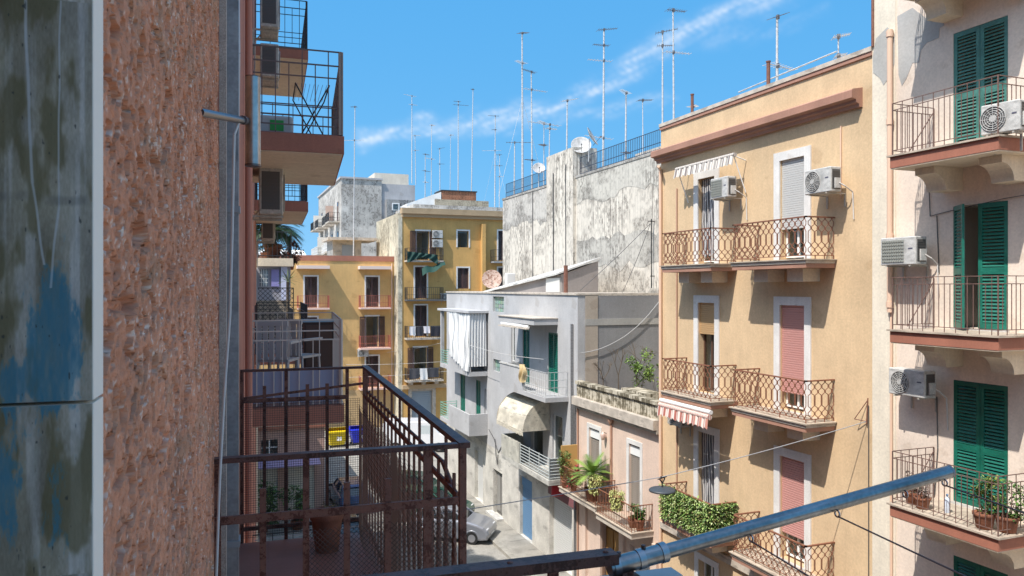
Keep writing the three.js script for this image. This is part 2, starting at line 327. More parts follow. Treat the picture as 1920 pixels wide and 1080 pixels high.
// a two-metre layer behind the front wall with a room behind every opening
function rooms(parent, u0, u1, y0, y1, holes, th, deep = 2) { const g = wallShape(u0, u1, y0, y1, holes, deep).geo(); g.translate(0, 0, -th - 0.002); part('rooms', g, mt.room, parent); }
const toLocal = (geo, x, y, z, ry = 0) => { const g = geo.clone(); g.rotateY(ry); g.translate(x, y, z); return g; };

// ---------------------------------------------------------------- setting: street, pavements
struct('street', bx(-60, 120, -0.3, 0, -240, 30), M(0.45, 0.435, 0.405, { rough: 0.95, map: tConcrete, ms: 5.3, bump: bPlaster, bs: 0.8, bh: 0.004 }));
{
  const kerbM = M(0.5, 0.48, 0.44, { rough: 0.9, map: tConcrete, ms: 1.6 }), walkM = M(0.42, 0.405, 0.375, { rough: 0.92, map: tConcrete, ms: 2.9 });
  const w = struct('pavement', bx(11.75, 13.0, 0.0, 0.125, -45.5, 6), walkM);
  for (let i = 0; i < 34; i++) { const z = -45.5 + i * 1.2; part('kerb_stone', bx(11.5, 11.745, 0, 0.132 + rr(-0.004, 0.004), z + 0.006, z + 1.192), kerbM, w); }
  const w2 = struct('pavement', bx(-0.2, 2.2, 0.0, 0.125, -52, 6), walkM); void w2;
  struct('pavement', bx(2, 40, 0.0, 0.12, -62.4, -59.6), walkM);
}

// ---------------------------------------------------------------- orange apartment building (right of the street)
const OB = thing('apartment_building', 'orange-beige apartment house with brown cornice and curly-railed balconies across the street', 'building', [13, 0, -20.93], -Math.PI / 2);
{
  const st = (s) => 20.93 - s, W = 20.93 - 12.57, m = mt;
  const c1 = [st(18.91), st(18.12)], c2 = [st(15.45), st(14.59)];
  const rows = [[12.08, 14.53], [8.42, 10.98], [4.77, 7.28], [1.0, 3.6]];
  const holes = []; for (const [a, b] of rows) holes.push([c1[0], c1[1], a, b], [c2[0], c2[1], a, b]);
  part('wall', wallShape(0, W, 0, 16.42, holes, 0.3), m.orange, OB);
  rooms(OB, 0.02, W - 0.02, 0, 16.2, holes, 0.3); part('side_wall', bx(0, W, 0, 16.2, -10, -2.304).box(0, 0.019, 0, 16.2, -2.303, -0.301), m.orange, OB);
  part('parapet_cap', bx(-0.03, W, 16.42, 16.52, -0.34, 0.06), m.slabEdge, OB);
  part('parapet_trim', bx(-0.02, W, 16.33, 16.416, 0.002, 0.04), m.orangeTrim, OB);
  const cor = new THREE.Shape([[0, 15.3], [0.08, 15.3], [0.1, 15.37], [0.17, 15.39], [0.18, 15.45], [0.3, 15.48], [0.3, 15.64], [0.27, 15.67], [0, 15.72]].map(([a, b]) => new THREE.Vector2(a, b)));
  const cg = new THREE.ExtrudeGeometry(cor, { depth: W - 0.28 + 0.12, bevelEnabled: false }); cg.rotateY(-Math.PI / 2); cg.translate(W - 0.28, 0, 0.001);
  part('cornice', mb().add(cg), m.orangeTrim, OB);
  const kinds = [['strip', 'grey'], ['half', 'pink'], ['strip', 'pinkopen'], ['glass', 'glass']];
  rows.forEach(([y0, y1], r) => {
    for (const [c, col] of [[c1, 0], [c2, 1]]) {
      if (r < 3) part('window_surround', frameBars(c[0], c[1], y0, y1, 0.21, 0.001, 0.035), m.white, OB);
      else part('window_surround', frameBars(c[0], c[1], y0, y1, 0.18, 0.001, 0.03), m.white, OB);
      part('threshold', bx(c[0] - 0.04, c[1] + 0.04, y0 - 0.045, y0 - 0.002, -0.28, 0.07), m.marble, OB);
      const k = kinds[r][col];
      if (k === 'grey') rollerShutter(OB, c[0], c[1], y0 + 0.75, y1, -0.055, m.shutGrey);
      if (k === 'pink') rollerShutter(OB, c[0], c[1], y0 + 0.42, y1, -0.055, m.shutPink);
      if (k === 'pinkopen') rollerShutter(OB, c[0], c[1], y0 + 0.62, y1, -0.055, m.shutPink);
      if (k === 'half') rollerShutter(OB, c[0], c[1], y1 - 0.9, y1, -0.055, m.shutTan);
      // door leaves behind
      const d = part('door_leaf', frameBars(c[0] + 0.07, (c[0] + c[1]) / 2 - 0.03, y0 + 0.06, y1 - 0.07, 0.06, -0.22, -0.17, true), k === 'half' ? m.darkWood : m.whitePaint, OB);
      part('pane', bx(c[0] + 0.07, (c[0] + c[1]) / 2 - 0.03, y0 + 0.09, y1 - 0.07, -0.2, -0.19), m.glass, d);
      const e = part('door_leaf', frameBars((c[0] + c[1]) / 2 + 0.035, c[1] - 0.07, y0 + 0.06, y1 - 0.07, 0.06, -0.222, -0.172, true), k === 'half' ? m.darkWood : m.whitePaint, OB);
      part('pane', bx((c[0] + c[1]) / 2 + 0.035, c[1] - 0.07, y0 + 0.09, y1 - 0.07, -0.2, -0.19), m.glass, e);
      if (k === 'strip') {                        // wavy door curtain of dark and light strips
        const sM = [M(0.12, 0.12, 0.14, { rough: 0.7 }), M(0.62, 0.61, 0.6, { rough: 0.7 })], n = 15, w = (c[1] - c[0]) / n;
        for (let i = 0; i < n; i++) {
          const q = mb(); let py = y1 - 0.02, pz = -0.11;
          for (let s = 1; s <= 9; s++) { const ny = y1 - 0.02 - (y1 - y0 - 0.25) * s / 9, nz = -0.11 + 0.012 * Math.sin(s * 1.3 + i), o = 0.012 * Math.sin(s * 0.9 + i * 0.7), u = c[0] + i * w; q.hexa([[u + 0.01 + o, ny, nz + 0.008], [u + w * 0.8 + o, ny, nz + 0.008], [u + w * 0.8 + o, ny, nz], [u + 0.01 + o, ny, nz]], [[u + 0.01 + o, py, pz + 0.008], [u + w * 0.8 + o, py, pz + 0.008], [u + w * 0.8 + o, py, pz], [u + 0.01 + o, py, pz]]); py = ny; pz = nz; }
          part('curtain_strip', q, sM[i % 2], OB);
        }
      }
    }
  });
  const P = 0.85;
  for (const y of [12.05, 8.4, 4.74]) for (const [a, b, col] of [[st(19.56), st(17.14), 0], [st(16.28), st(13.62), 1]]) {
    const s = part('balcony', bx(a, b, y - 0.1, y - 0.028, 0.002, P), m.slabEdge, OB);
    part('balcony_floor', bx(a - 0.04, b + 0.04, y - 0.026, y, 0.002, P + 0.04), m.floor, s);
    part('fascia', bx(a + 0.02, b - 0.02, y - 0.2, y - 0.102, 0.002, P - 0.02), m.orangeTrim, s);
    for (const f of [0.27, 0.72]) part('bracket', bx(a + (b - a) * f - 0.26, a + (b - a) * f + 0.26, y - 0.5, y - 0.202, 0.002, 0.5), m.soffit, s);
    part('railing', hexRailing(ends(a + 0.05, b - 0.05, P - 0.05), y + 0.06, 0.86), m.orangeRail, s);
    part('handrail', flatRail(ends(a + 0.05, b - 0.05, P - 0.05, 0.004), y + 0.92, 0.05, 0.03), m.orangeRail, s);
  }
  part('drainpipe', mb().bar([0.06, 0.3, 0.06], [0.06, 15.1, 0.06], 0.05, 10).bar([0.06, 15.1, 0.06], [0.34, 15.14, 0.3], 0.045, 8), m.pipeTan, OB);
  part('conduit', mb().bar([st(20.0), 4.8, 0.03], [st(20.0), 14.4, 0.03], 0.02, 6), m.pipe, OB);
  part('conduit', mb().bar([st(13.45), 13.4, 0.025], [st(13.45), 15.0, 0.025], 0.018, 6), m.pipeTan, OB);
  part('ledge', bx(0.02, W - 0.02, 3.95, 4.14, 0.002, 0.1), m.slabEdge, OB);
}

// ---------------------------------------------------------------- cream building with green shutters
const CB = thing('apartment_building', 'pale cream-pink apartment house with green louvred shutters at the right edge', 'building', [13, 0, -12.57], -Math.PI / 2);
{
  const st = (s) => 12.57 - s, m = mt, W = 11;
  const c = [st(10.66), st(9.58)], c2 = [st(6.4), st(5.3)];
  const rows = [[17.2, 19.5], [13.93, 16.2], [10.66, 12.94], [7.38, 9.67], [4.1, 6.36], [0.3, 2.9]];
  const holes = []; for (const [a, b] of rows) holes.push([c[0], c[1], a, b], [c2[0], c2[1], a, b]);
  part('wall', wallShape(0.6, W, 0, 20.6, holes, 0.3), m.cream, CB);
  part('pilaster', bx(0, 0.6, 0, 20.7, -0.3, 0.02), m.creamPil, CB);
  rooms(CB, 0.02, W - 0.02, 0, 20.5, holes, 0.3); part('side_wall', bx(0, W, 0, 20.5, -10, -2.304).box(0, 0.019, 0, 20.5, -2.303, -0.301), m.cream, CB);
  rows.forEach(([y0, y1], r) => {
    for (const q of [c, c2]) {
      const w = (q[1] - q[0]) / 2, mat = r === 1 ? m.greenPale : r === 2 ? m.greenB : m.green;
      if (q === c && r >= 1 && r <= 4) {
        const h = y1 - y0 - 0.01;
        louvreLeaf(CB, w - 0.004, h, mat, [q[0], y0 + 0.005, -0.03], r === 2 ? -0.62 : 0);
        const b = louvreLeaf(CB, w - 0.004, h, mat, [q[1], y0 + 0.005, -0.03], Math.PI + (r === 2 ? 0.12 : 0)); b.scale.z = -1;
      } else part('shutter', simpleLouvre(q[1] - q[0], y1 - y0), mat, CB).position.set(q[0], y0, -0.05);
      part('threshold', bx(q[0] - 0.03, q[1] + 0.03, y0 - 0.04, y0 - 0.002, -0.28, 0.05), m.marble, CB);
    }
  });
  const P = 1.1;
  for (const y of [17.15, 13.9, 10.62, 7.34, 4.06]) for (const [a, b] of [[st(11.1), st(8.93)], [st(6.95), st(4.75)]]) {
    const s = part('balcony', bx(a, b, y - 0.24, y - 0.034, 0.002, P), m.brownTrim, CB);
    part('balcony_floor', bx(a - 0.045, b + 0.045, y - 0.032, y, 0.002, P + 0.045), m.floor, s);
    part('soffit', bx(a + 0.01, b - 0.01, y - 0.262, y - 0.242, 0.002, P - 0.01), m.soffit, s);
    for (const f of [0.2, 0.8]) part('bracket', mb().add(toLocal(corbel(0.42, 0.72, 0.42), a + (b - a) * f, y - 0.264, 0.002)), m.soffit, s);
    part('railing', plainRailing(ends(a + 0.03, b - 0.03, P - 0.03), y + 0.0, 0.98), m.creamRail, s);
    part('strut', mb().bar([a + 0.035, y + 0.05, P - 0.4], [a + 0.035, y + 0.9, 0.03], 0.01, 4), m.creamRail, s);
  }
  part('drainpipe', mb().bar([st(12.05), 10.9, 0.09], [st(12.05), 16.7, 0.09], 0.055, 10).bar([st(12.05), 0.2, 0.05], [st(12.05), 10.9, 0.05], 0.03, 8), m.pipeTan, CB);
  for (const y of [16.55, 14.75, 12.4, 11.0]) part('pipe_collar', mb().bar([st(12.05), y, 0.09], [st(12.05), y + 0.12, 0.09], 0.072, 10), m.pipeTan, CB);
  part('render_patch', mb().add(new THREE.ExtrudeGeometry(new THREE.Shape([[0.05, 15.9], [0.2, 15.7], [0.45, 15.75], [0.58, 16.0], [0.585, 16.5], [0.4, 16.8], [0.1, 16.7], [-0.0, 16.3]].map(([a, b]) => new THREE.Vector2(a, b))), { depth: 0.006, bevelEnabled: false })).p.length ? mb().add(toLocal(new THREE.ExtrudeGeometry(new THREE.Shape([[0.03, 15.95], [0.2, 15.8], [0.3, 15.62], [0.45, 15.75], [0.58, 16.0], [0.585, 16.6], [0.4, 16.8], [0.1, 16.65], [0.02, 16.3]].map(([a, b]) => new THREE.Vector2(a, b))), { depth: 0.006, bevelEnabled: false }), 0, 0, 0.021)) : mb(), wallM(0.5, 0.5, 0.48), CB, 'bare grey mortar patch');
  part('render_patch', mb().add(toLocal(new THREE.ExtrudeGeometry(new THREE.Shape([[0.63, 16.95], [0.66, 15.75], [0.74, 15.5], [0.85, 15.62], [1.0, 15.9], [1.15, 15.86], [1.2, 16.1], [1.32, 16.2], [1.6, 16.22], [1.62, 16.4], [1.72, 16.42], [1.7, 16.62], [1.3, 16.7], [1.0, 17.0]].map(([a, b]) => new THREE.Vector2(a, b))), { depth: 0.005, bevelEnabled: false }), 0, 0, 0.001)), wallM(0.5, 0.5, 0.49), CB, 'bare grey mortar patch');
  part('cable', mb().poly([[st(11.2), 13.9, 0.02], [st(11.15), 12.8, 0.02], [st(10.7), 12.86, 0.02], [st(9.6), 12.98, 0.03], [st(8), 13.05, 0.02]], 0.008, 4), m.wire, CB);
  part('cable', mb().poly([[st(11.0), 12.8, 0.02], [st(10.95), 11.7, 0.02]], 0.01, 4), m.wire, CB);
  part('cable', mb().poly([[st(11.0), 9.3, 0.02], [st(10.98), 8.3, 0.02], [st(11.05), 7.4, 0.02]], 0.01, 4), m.wire, CB);
  part('corner_post', mb().bar([0.03, 16.5, 0.04], [0.03, 18.4, 0.04], 0.03, 6), m.rustRail, CB);
}
// ---------------------------------------------------------------- low pink house
const PB = thing('terraced_house', 'low salmon-pink house with stained roof-terrace parapet between grey and orange buildings', 'building', [13, 0, -26.88], -Math.PI / 2);
{
  const st = (s) => 26.88 - s, m = mt, W = 26.88 - 20.96;
  const w1 = [st(25.9), st(25.05)], w2 = [st(22.92), st(22.18)], door = [st(24.95), st(23.6)], sh = [st(22.9), st(21.6)];
  const ph = [[...w1, 3.88, 6.22], [...w2, 3.88, 6.18], [...door, 0.12, 2.95], [...sh, 0.12, 2.8]];
  part('wall', wallShape(0, W, 0, 6.95, ph, 0.3), m.pink, PB); rooms(PB, 0, W, 0, 6.89, ph, 0.3);
  part('back_wall', bx(0, W, 0, 6.89, -4.16, -2.304), m.pink, PB);
  part('cornice', bx(-0.02, W, 6.95, 7.26, -0.3, 0.26), m.slabEdge, PB);
  part('cornice_moulding', bx(0.002, W, 6.82, 6.948, 0.002, 0.14), m.slabEdge, PB);
  const par = part('parapet', bx(0.02, W - 0.02, 7.262, 7.72, -0.12, 0.06), m.moss, PB);
  part('parapet_coping', bx(-0.01, W, 7.722, 7.84, -0.2, 0.12), m.moss, par);
  part('terrace_floor', bx(0, W, 6.9, 7.0, -4.16, -0.302), m.concrete, PB);
  part('terrace_wall', bx(0, W, 7.002, 7.9, -4.16, -4.06), m.concrete, PB);
  for (const [w, yT, off] of [[w1, 6.22, 0], [w2, 6.18, 0]]) {
    part('window_surround', frameBars(w[0], w[1], 3.88, yT, 0.15, 0.001, 0.03), m.white, PB);
    part('transom', bx(w[0] + 0.002, w[1] - 0.002, yT - 0.36, yT - 0.06, -0.1, -0.04), m.whitePaint, PB);
    const half = (w[1] - w[0]) / 2;
    for (const k of [0, 1]) part('shutter', simpleLouvre(half - 0.004, 1.9, 0.062), M(0.26, 0.225, 0.19, { rough: 0.7 }), PB).position.set(w[0] + k * half, 3.9, -0.09);
  }
  // street door, pilasters, shop shutter
  const d = part('street_door', bx(door[0] + 0.04, door[1] - 0.04, 0.13, 2.9, -0.24, -0.18), m.wood, PB);
  for (let k = 0; k < 2; k++) for (let r = 0; r < 3; r++) part('door_panel', bx(door[0] + 0.12 + k * 0.6, door[0] + 0.6 + k * 0.6, 0.3 + r * 0.87, 1.05 + r * 0.87, -0.179, -0.155), m.wood, d);
  for (const u of [st(26.2), st(25.0), st(23.35), st(21.2)]) part('pilaster', bx(u - 0.14, u + 0.14, 0.12, 3.3, 0.002, 0.09), m.pink, PB);
  part('shop_shutter', bx(sh[0], sh[1], 0.13, 2.8, -0.2, -0.16), m.shutGrey, PB);
  for (const [a, b, y] of [[0.02, st(23.86), 3.86], [st(23.8), st(21.38), 3.68]]) {
    const s = part('balcony', bx(a, b, y - 0.2, y - 0.03, 0.002, 0.8), m.slabEdge, PB);
    part('balcony_floor', bx(a - 0.02, b + 0.03, y - 0.028, y, 0.002, 0.84), m.floor, s);
    part('railing', barRailing(ends(a + 0.05, b - 0.05, 0.76), y, 0.82, 0.008, 0.11, 3), m.orangeRail, s);
    part('handrail', flatRail(ends(a + 0.05, b - 0.05, 0.76, 0.004), y + 0.82, 0.04, 0.02), m.orangeRail, s);
  }
  part('partition', bx(0.04, 0.1, 4.1, 5.4, 0.02, 0.74), M(0.5, 0.3, 0.1, { rough: 0.7 }), PB, 'tan privacy panel at the balcony end');
  part('drainpipe', mb().bar([st(24.12), 3.9, 0.05], [st(24.12), 6.6, 0.05], 0.04, 8).lathe([[0.04, 0], [0.1, 0.12], [0.1, 0.2]], st(24.12), 6.6, 0.07, 10), m.pipe, PB);
  part('drainpipe', mb().bar([0.07, 0.2, 0.05], [0.07, 6.8, 0.05], 0.035, 8), m.pipe, PB);
}

// ---------------------------------------------------------------- grey house with loggias
const GB = thing('apartment_building', 'light grey rendered house with boxed balconies, green doors and flat roof', 'building', [13, 0, -45], -Math.PI / 2);
{
  const st = (s) => 45 - s, m = mt, W = 45 - 26.9, G = m.greyWall;
  const doors = [[st(41.6), st(40.6), 7.3, 9.6], [st(39.2), st(38.4), 7.3, 9.6], [st(32.6), st(31.8), 7.1, 9.55], [st(29.75), st(28.75), 7.1, 9.55], [st(34.1), st(33.6), 7.9, 9.7],
    [st(42.2), st(41.3), 4.1, 6.5], [st(39.4), st(38.6), 4.1, 6.5], [st(31.6), st(30.3), 3.95, 6.2], [st(29.3), st(28.3), 3.95, 6.2], [st(38), st(37.6), 4.6, 6.2], [st(38), st(37.6), 8.0, 9.7]];
  const ground = [[st(32.95), st(31.5), 0.13, 2.85], [st(36.6), st(35.3), 0.13, 2.35], [st(29.6), st(27.4), 0.13, 2.8], [st(39.6), st(38.2), 0.13, 2.7]];
  const blocks = [[st(36.67), st(35.05), 10.22, 10.98], [st(36.6), st(35.5), 7.25, 7.85]];
  part('wall', wallShape(0, W, 3.4, 11.12, [...doors, ...blocks], 0.3), G, GB);
  part('ground_floor_wall', wallShape(0, W, 0, 3.398, ground, 0.32), M(0.84, 0.82, 0.78, { rough: 0.8, map: tConcrete, ms: 3.4 }), GB);
  rooms(GB, 0, W - 0.005, 0, 10.9, [...doors, ...ground, ...blocks], 0.325); part('body', bx(0, W - 0.005, 0, 10.9, -4.1, -2.33), G, GB);
  part('end_wall', bx(W - 0.003, W + 0.02, 6.9, 11.1, -4.15, -0.3), m.greyDark, GB, 'dark cement gable wall');
  part('end_band', bx(W + 0.021, W + 0.05, 9.95, 10.2, -4.15, -0.3), wallM(0.44, 0.43, 0.41), GB);
  part('end_quoin', bx(W + 0.021, W + 0.04, 6.9, 11.1, -0.85, -0.32), wallM(0.5, 0.43, 0.36), GB);
  part('roof_edge', bx(-0.03, W + 0.03, 11.122, 11.2, -4.1, 0.05), m.slabEdge, GB);
  for (const [a, b, c, d] of blocks) {             // glass block windows: each block its own piece
    const g = part('glass_block_window', bx(a, b, c, d, -0.2, -0.16), M(0.5, 0.55, 0.52, { rough: 0.8 }), GB), nx = Math.round((b - a) / 0.27), ny = Math.round((d - c) / 0.2), w = (b - a) / nx, h = (d - c) / ny;
    for (let i = 0; i < nx; i++) for (let j = 0; j < ny; j++) part('glass_block', bx(a + i * w + 0.015, a + (i + 1) * w - 0.015, c + j * h + 0.012, c + (j + 1) * h - 0.012, -0.159, -0.11), M(0.22 + 0.12 * rnd(), 0.33 + 0.1 * rnd(), 0.28 + 0.1 * rnd(), { rough: 0.12 }), g);
  }
  for (const [i, [a, b, c, d]] of doors.entries()) {
    if ([0, 1, 2, 3, 5, 6].includes(i)) { const w = (b - a) / 2; for (const k of [0, 1]) part('shutter', simpleLouvre(w - 0.005, d - c, 0.075), m.green, GB).position.set(a + k * w, c, -0.06); }
    else { part('window_frame', frameBars(a + 0.05, b - 0.05, c + 0.05, d - 0.05, 0.05, -0.14, -0.09, true), m.whitePaint, GB); part('pane', bx(a + 0.05, b - 0.05, c + 0.05, d - 0.05, -0.13, -0.12), m.glass, GB); }
  }
  rollerShutter(GB, ground[0][0], ground[0][1], 0.14, 2.4, -0.15, m.shutBlue, 0.1, 'blue shop shutter'); part('shutter_housing', bx(ground[0][0], ground[0][1], 2.405, 2.845, -0.2, -0.1), m.shutBlue, GB);
  rollerShutter(GB, ground[2][0], ground[2][1], 0.14, 2.79, -0.2, m.shutGrey, 0.09, 'grey garage shutter');
  rollerShutter(GB, ground[3][0], ground[3][1], 0.14, 2.69, -0.2, m.shutGrey, 0.1);
  const dw = part('street_door', bx(ground[1][0], ground[1][1], 0.13, 2.35, -0.25, -0.2), M(0.2, 0.19, 0.175, { rough: 0.7, map: tMetal, ms: 0.8 }), GB);
  for (const k of [0, 1]) part('door_panel', bx(ground[1][0] + 0.1 + k * 0.62, ground[1][0] + 0.58 + k * 0.62, 0.3, 2.2, -0.199, -0.17), M(0.26, 0.25, 0.23, { rough: 0.7 }), dw);
  part('garage_sign', bx(st(29.6), st(26.95), 2.85, 3.3, 0.002, 0.06), M(0.22, 0.09, 0.1, { rough: 0.6 }), GB);
  part('step', bx(st(36.8), st(35.1), 0.126, 0.22, 0.002, 0.35), m.marble, GB);
  // first loggia stack (far)
  const slab = (n, a, b, y0, y1, z, mat = G) => part(n, bx(a, b, y0, y1, 0.002, z), mat, GB);
  slab('canopy', st(43.2), st(37.3), 10.12, 10.24, 1.08);
  const L1 = slab('balcony', st(42.9), st(37.45), 6.9, 7.12, 1.0); part('parapet', bx(st(41.2), st(37.45), 7.122, 7.9, 0.9, 1.0), G, L1); part('railing', lineRailing([[st(42.85), 0.05], [st(42.85), 0.97], [st(41.25), 0.97]], 7.12, 0.8, 6), m.greenRail, L1);
  const L2 = slab('balcony', st(42.9), st(37.45), 3.86, 4.08, 1.0); part('parapet', bx(st(41.2), st(37.45), 4.082, 4.96, 0.9, 1.0).box(st(37.55), st(37.45), 4.082, 4.96, 0.002, 0.899), G, L2); part('railing', lineRailing([[st(42.85), 0.05], [st(42.85), 0.97], [st(41.25), 0.97]], 4.08, 0.85, 6), m.greenRail, L2);
  part('column', bx(st(42.9), st(42.72), 7.122, 10.12, 0.8, 0.98), G, GB);
  // second loggia stack (near)
  const C2 = slab('canopy', st(32.95), st(28.75), 9.9, 10.14, 1.05); part('canopy_edge', bx(st(32.98), st(28.72), 10.142, 10.18, 0.002, 1.1), m.slabEdge, C2);
  const L3 = slab('balcony', st(32.9), st(27.72), 6.92, 7.1, 1.0);
  part('parapet', bx(st(32.9), st(30.1), 7.102, 8.02, 0.9, 1.0).box(st(32.9), st(32.8), 7.102, 8.02, 0.002, 0.899), G, L3); part('parapet_coping', bx(st(32.93), st(30.07), 8.022, 8.07, 0.88, 1.03), m.marble, L3);
  part('railing', barRailing([[st(30.05), 0.96], [st(27.78), 0.96], [st(27.78), 0.03]], 7.1, 0.98, 0.009, 0.2, 4), M(0.5, 0.51, 0.5, { rough: 0.5 }), L3);
  const L4 = slab('balcony', st(32.7), st(27.4), 3.75, 3.95, 1.0, M(0.74, 0.735, 0.7, { rough: 0.85, map: tConcrete, ms: 2 }));
  part('parapet', bx(st(32.7), st(30.55), 3.952, 4.84, 0.9, 1.0).box(st(32.7), st(32.6), 3.952, 4.84, 0.002, 0.899), M(0.76, 0.75, 0.68, { rough: 0.85, map: tConcrete, ms: 2 }), L4);
  part('railing', lineRailing([[st(30.5), 0.95], [st(27.45), 0.95], [st(27.45), 0.03]], 3.95, 0.88, 7, 0.02), m.greyRail, L4);
  part('rail_backing', bx(st(27.5), st(27.47), 3.97, 4.75, 0.03, 0.93), m.greyRail, L4);
  part('drainpipe', mb().bar([st(27.3), 3.3, 0.06], [st(27.3), 10.0, 0.06], 0.05, 8), m.galv, GB);
  part('drainpipe', mb().bar([st(27.05), 0.2, 0.05], [st(27.05), 7.0, 0.05], 0.045, 8), m.galv, GB);
  part('cable_loop', mb().poly([[st(34.5), 4.3, 0.03], [st(33.9), 4.1, 0.03], [st(33.5), 3.8, 0.04]], 0.02, 5).poly([[st(37.2), 4.2, 0.03], [st(36.4), 3.9, 0.05], [st(35.8), 3.3, 0.03], [st(35.3), 3.7, 0.03], [st(34.2), 3.65, 0.03]], 0.02, 5).poly([[st(36.2), 3.9, 0.05], [st(36.1), 3.1, 0.04], [st(35.9), 2.7, 0.04], [st(35.8), 3.2, 0.04]], 0.018, 5), m.wire, GB);
  // white shed roof on the flat roof, tilted towards the street
  const shed = part('roof_shed', mb().hexa([[st(41.5), 11.0, -3.0], [st(41.5), 11.0, -1.2], [st(31.0), 11.0, -1.2], [st(31.0), 11.0, -3.0]].reverse(), [[st(41.5), 11.4, -3.0], [st(41.5), 11.15, -1.2], [st(31.0), 12.0, -1.2], [st(31.0), 12.6, -3.0]].reverse()), wallM(0.34, 0.31, 0.3), GB);
  part('shed_roof', mb().hexa([[st(41.7), 11.42, -3.1], [st(41.7), 11.08, -1.0], [st(30.9), 12.0, -1.0], [st(30.9), 12.72, -3.1]].reverse(), [[st(41.7), 11.5, -3.1], [st(41.7), 11.16, -1.0], [st(30.9), 12.08, -1.0], [st(30.9), 12.8, -3.1]].reverse()), M(0.86, 0.86, 0.86, { rough: 0.8, map: tConcrete, ms: 2.4 }), shed);
  part('shed_panel', bx(st(32.6), st(31.1), 11.22, 11.85, -1.19, -1.14), M(0.62, 0.61, 0.57, { rough: 0.8 }), shed);
}

// ---------------------------------------------------------------- tall building with the stained blind wall behind
const SB = thing('blind_wall_building', 'tall pale building with weather-stained windowless wall behind the grey roof', 'building', [17.2, 0, -46.6], -Math.PI / 2);
{
  const st = (s) => 46.6 - s, W = 46.6 - 21.2, m = mt;
  const band = (a, b, lo, hi, s) => { const p = [], n = 26, ed = (y, q) => (u, k) => [u, y + (fbm(u * 1.3 + q, q, 400 + s, 4) - 0.5) * 0.9]; for (let i = 0; i <= n; i++) p.push(ed(lo, s)(mix(a, b, i / n))); if (hi > 16.9) p.push([b, hi], [a, hi]); else for (let i = n; i >= 0; i--) p.push(ed(hi, s + 50)(mix(a, b, i / n))); const g = new THREE.ExtrudeGeometry(new THREE.Shape(p.map(([x, y]) => new THREE.Vector2(x, y))), { depth: 0.008, bevelEnabled: false }); g.translate(0, 0, 0.002); return mb().add(g); };
  part('wall', bx(0, W, 0, 17.02, -9, 0), m.pale, SB);
  part('chimney_stack', bx(st(39.2), st(35.8), 11, 18.62, -1.2, 0.16), m.pale, SB, 'tall stained projecting block');
  part('coping', bx(-0.05, W, 17.022, 17.14, -0.4, 0.04), m.paleGrey, SB);
  part('grey_render_band', band(st(46.5), st(39.3), 15.2, 17.0, 5), M(0.66, 0.64, 0.61, { rough: 0.95, map: tStain, ms: [9, 8] }), SB);
  part('grey_render_band', band(st(35.7), st(24.0), 15.7, 17.0, 9), M(0.68, 0.66, 0.61, { rough: 0.95, map: tStain, ms: [9, 8] }), SB);
  part('grey_render_band', band(st(35.7), st(24.0), 12.4, 13.8, 13), M(0.62, 0.6, 0.56, { rough: 0.95, map: tStain, ms: [9, 8] }), SB);
  const rl = M(0.03, 0.04, 0.07, { rough: 0.5 });
  const railing = (a, b) => { const q = part('roof_railing', barRailing([[st(a), -0.15], [st(b), -0.15]], 17.14, 0.9, 0.012, 0.16, 3), rl, SB); return q; };
  railing(46.4, 39.3); railing(35.6, 26.0);
  part('terrace_hut', bx(st(35), st(27), 17.14, 18.3, -5.6, -3.0), m.pale, SB);
  part('drain', mb().bar([st(41.5), 11.2, 0.04], [st(41.5), 17.0, 0.04], 0.02, 5).bar([st(38.2), 11.2, 0.2], [st(38.2), 17.6, 0.2], 0.025, 5), m.wire, SB);
}

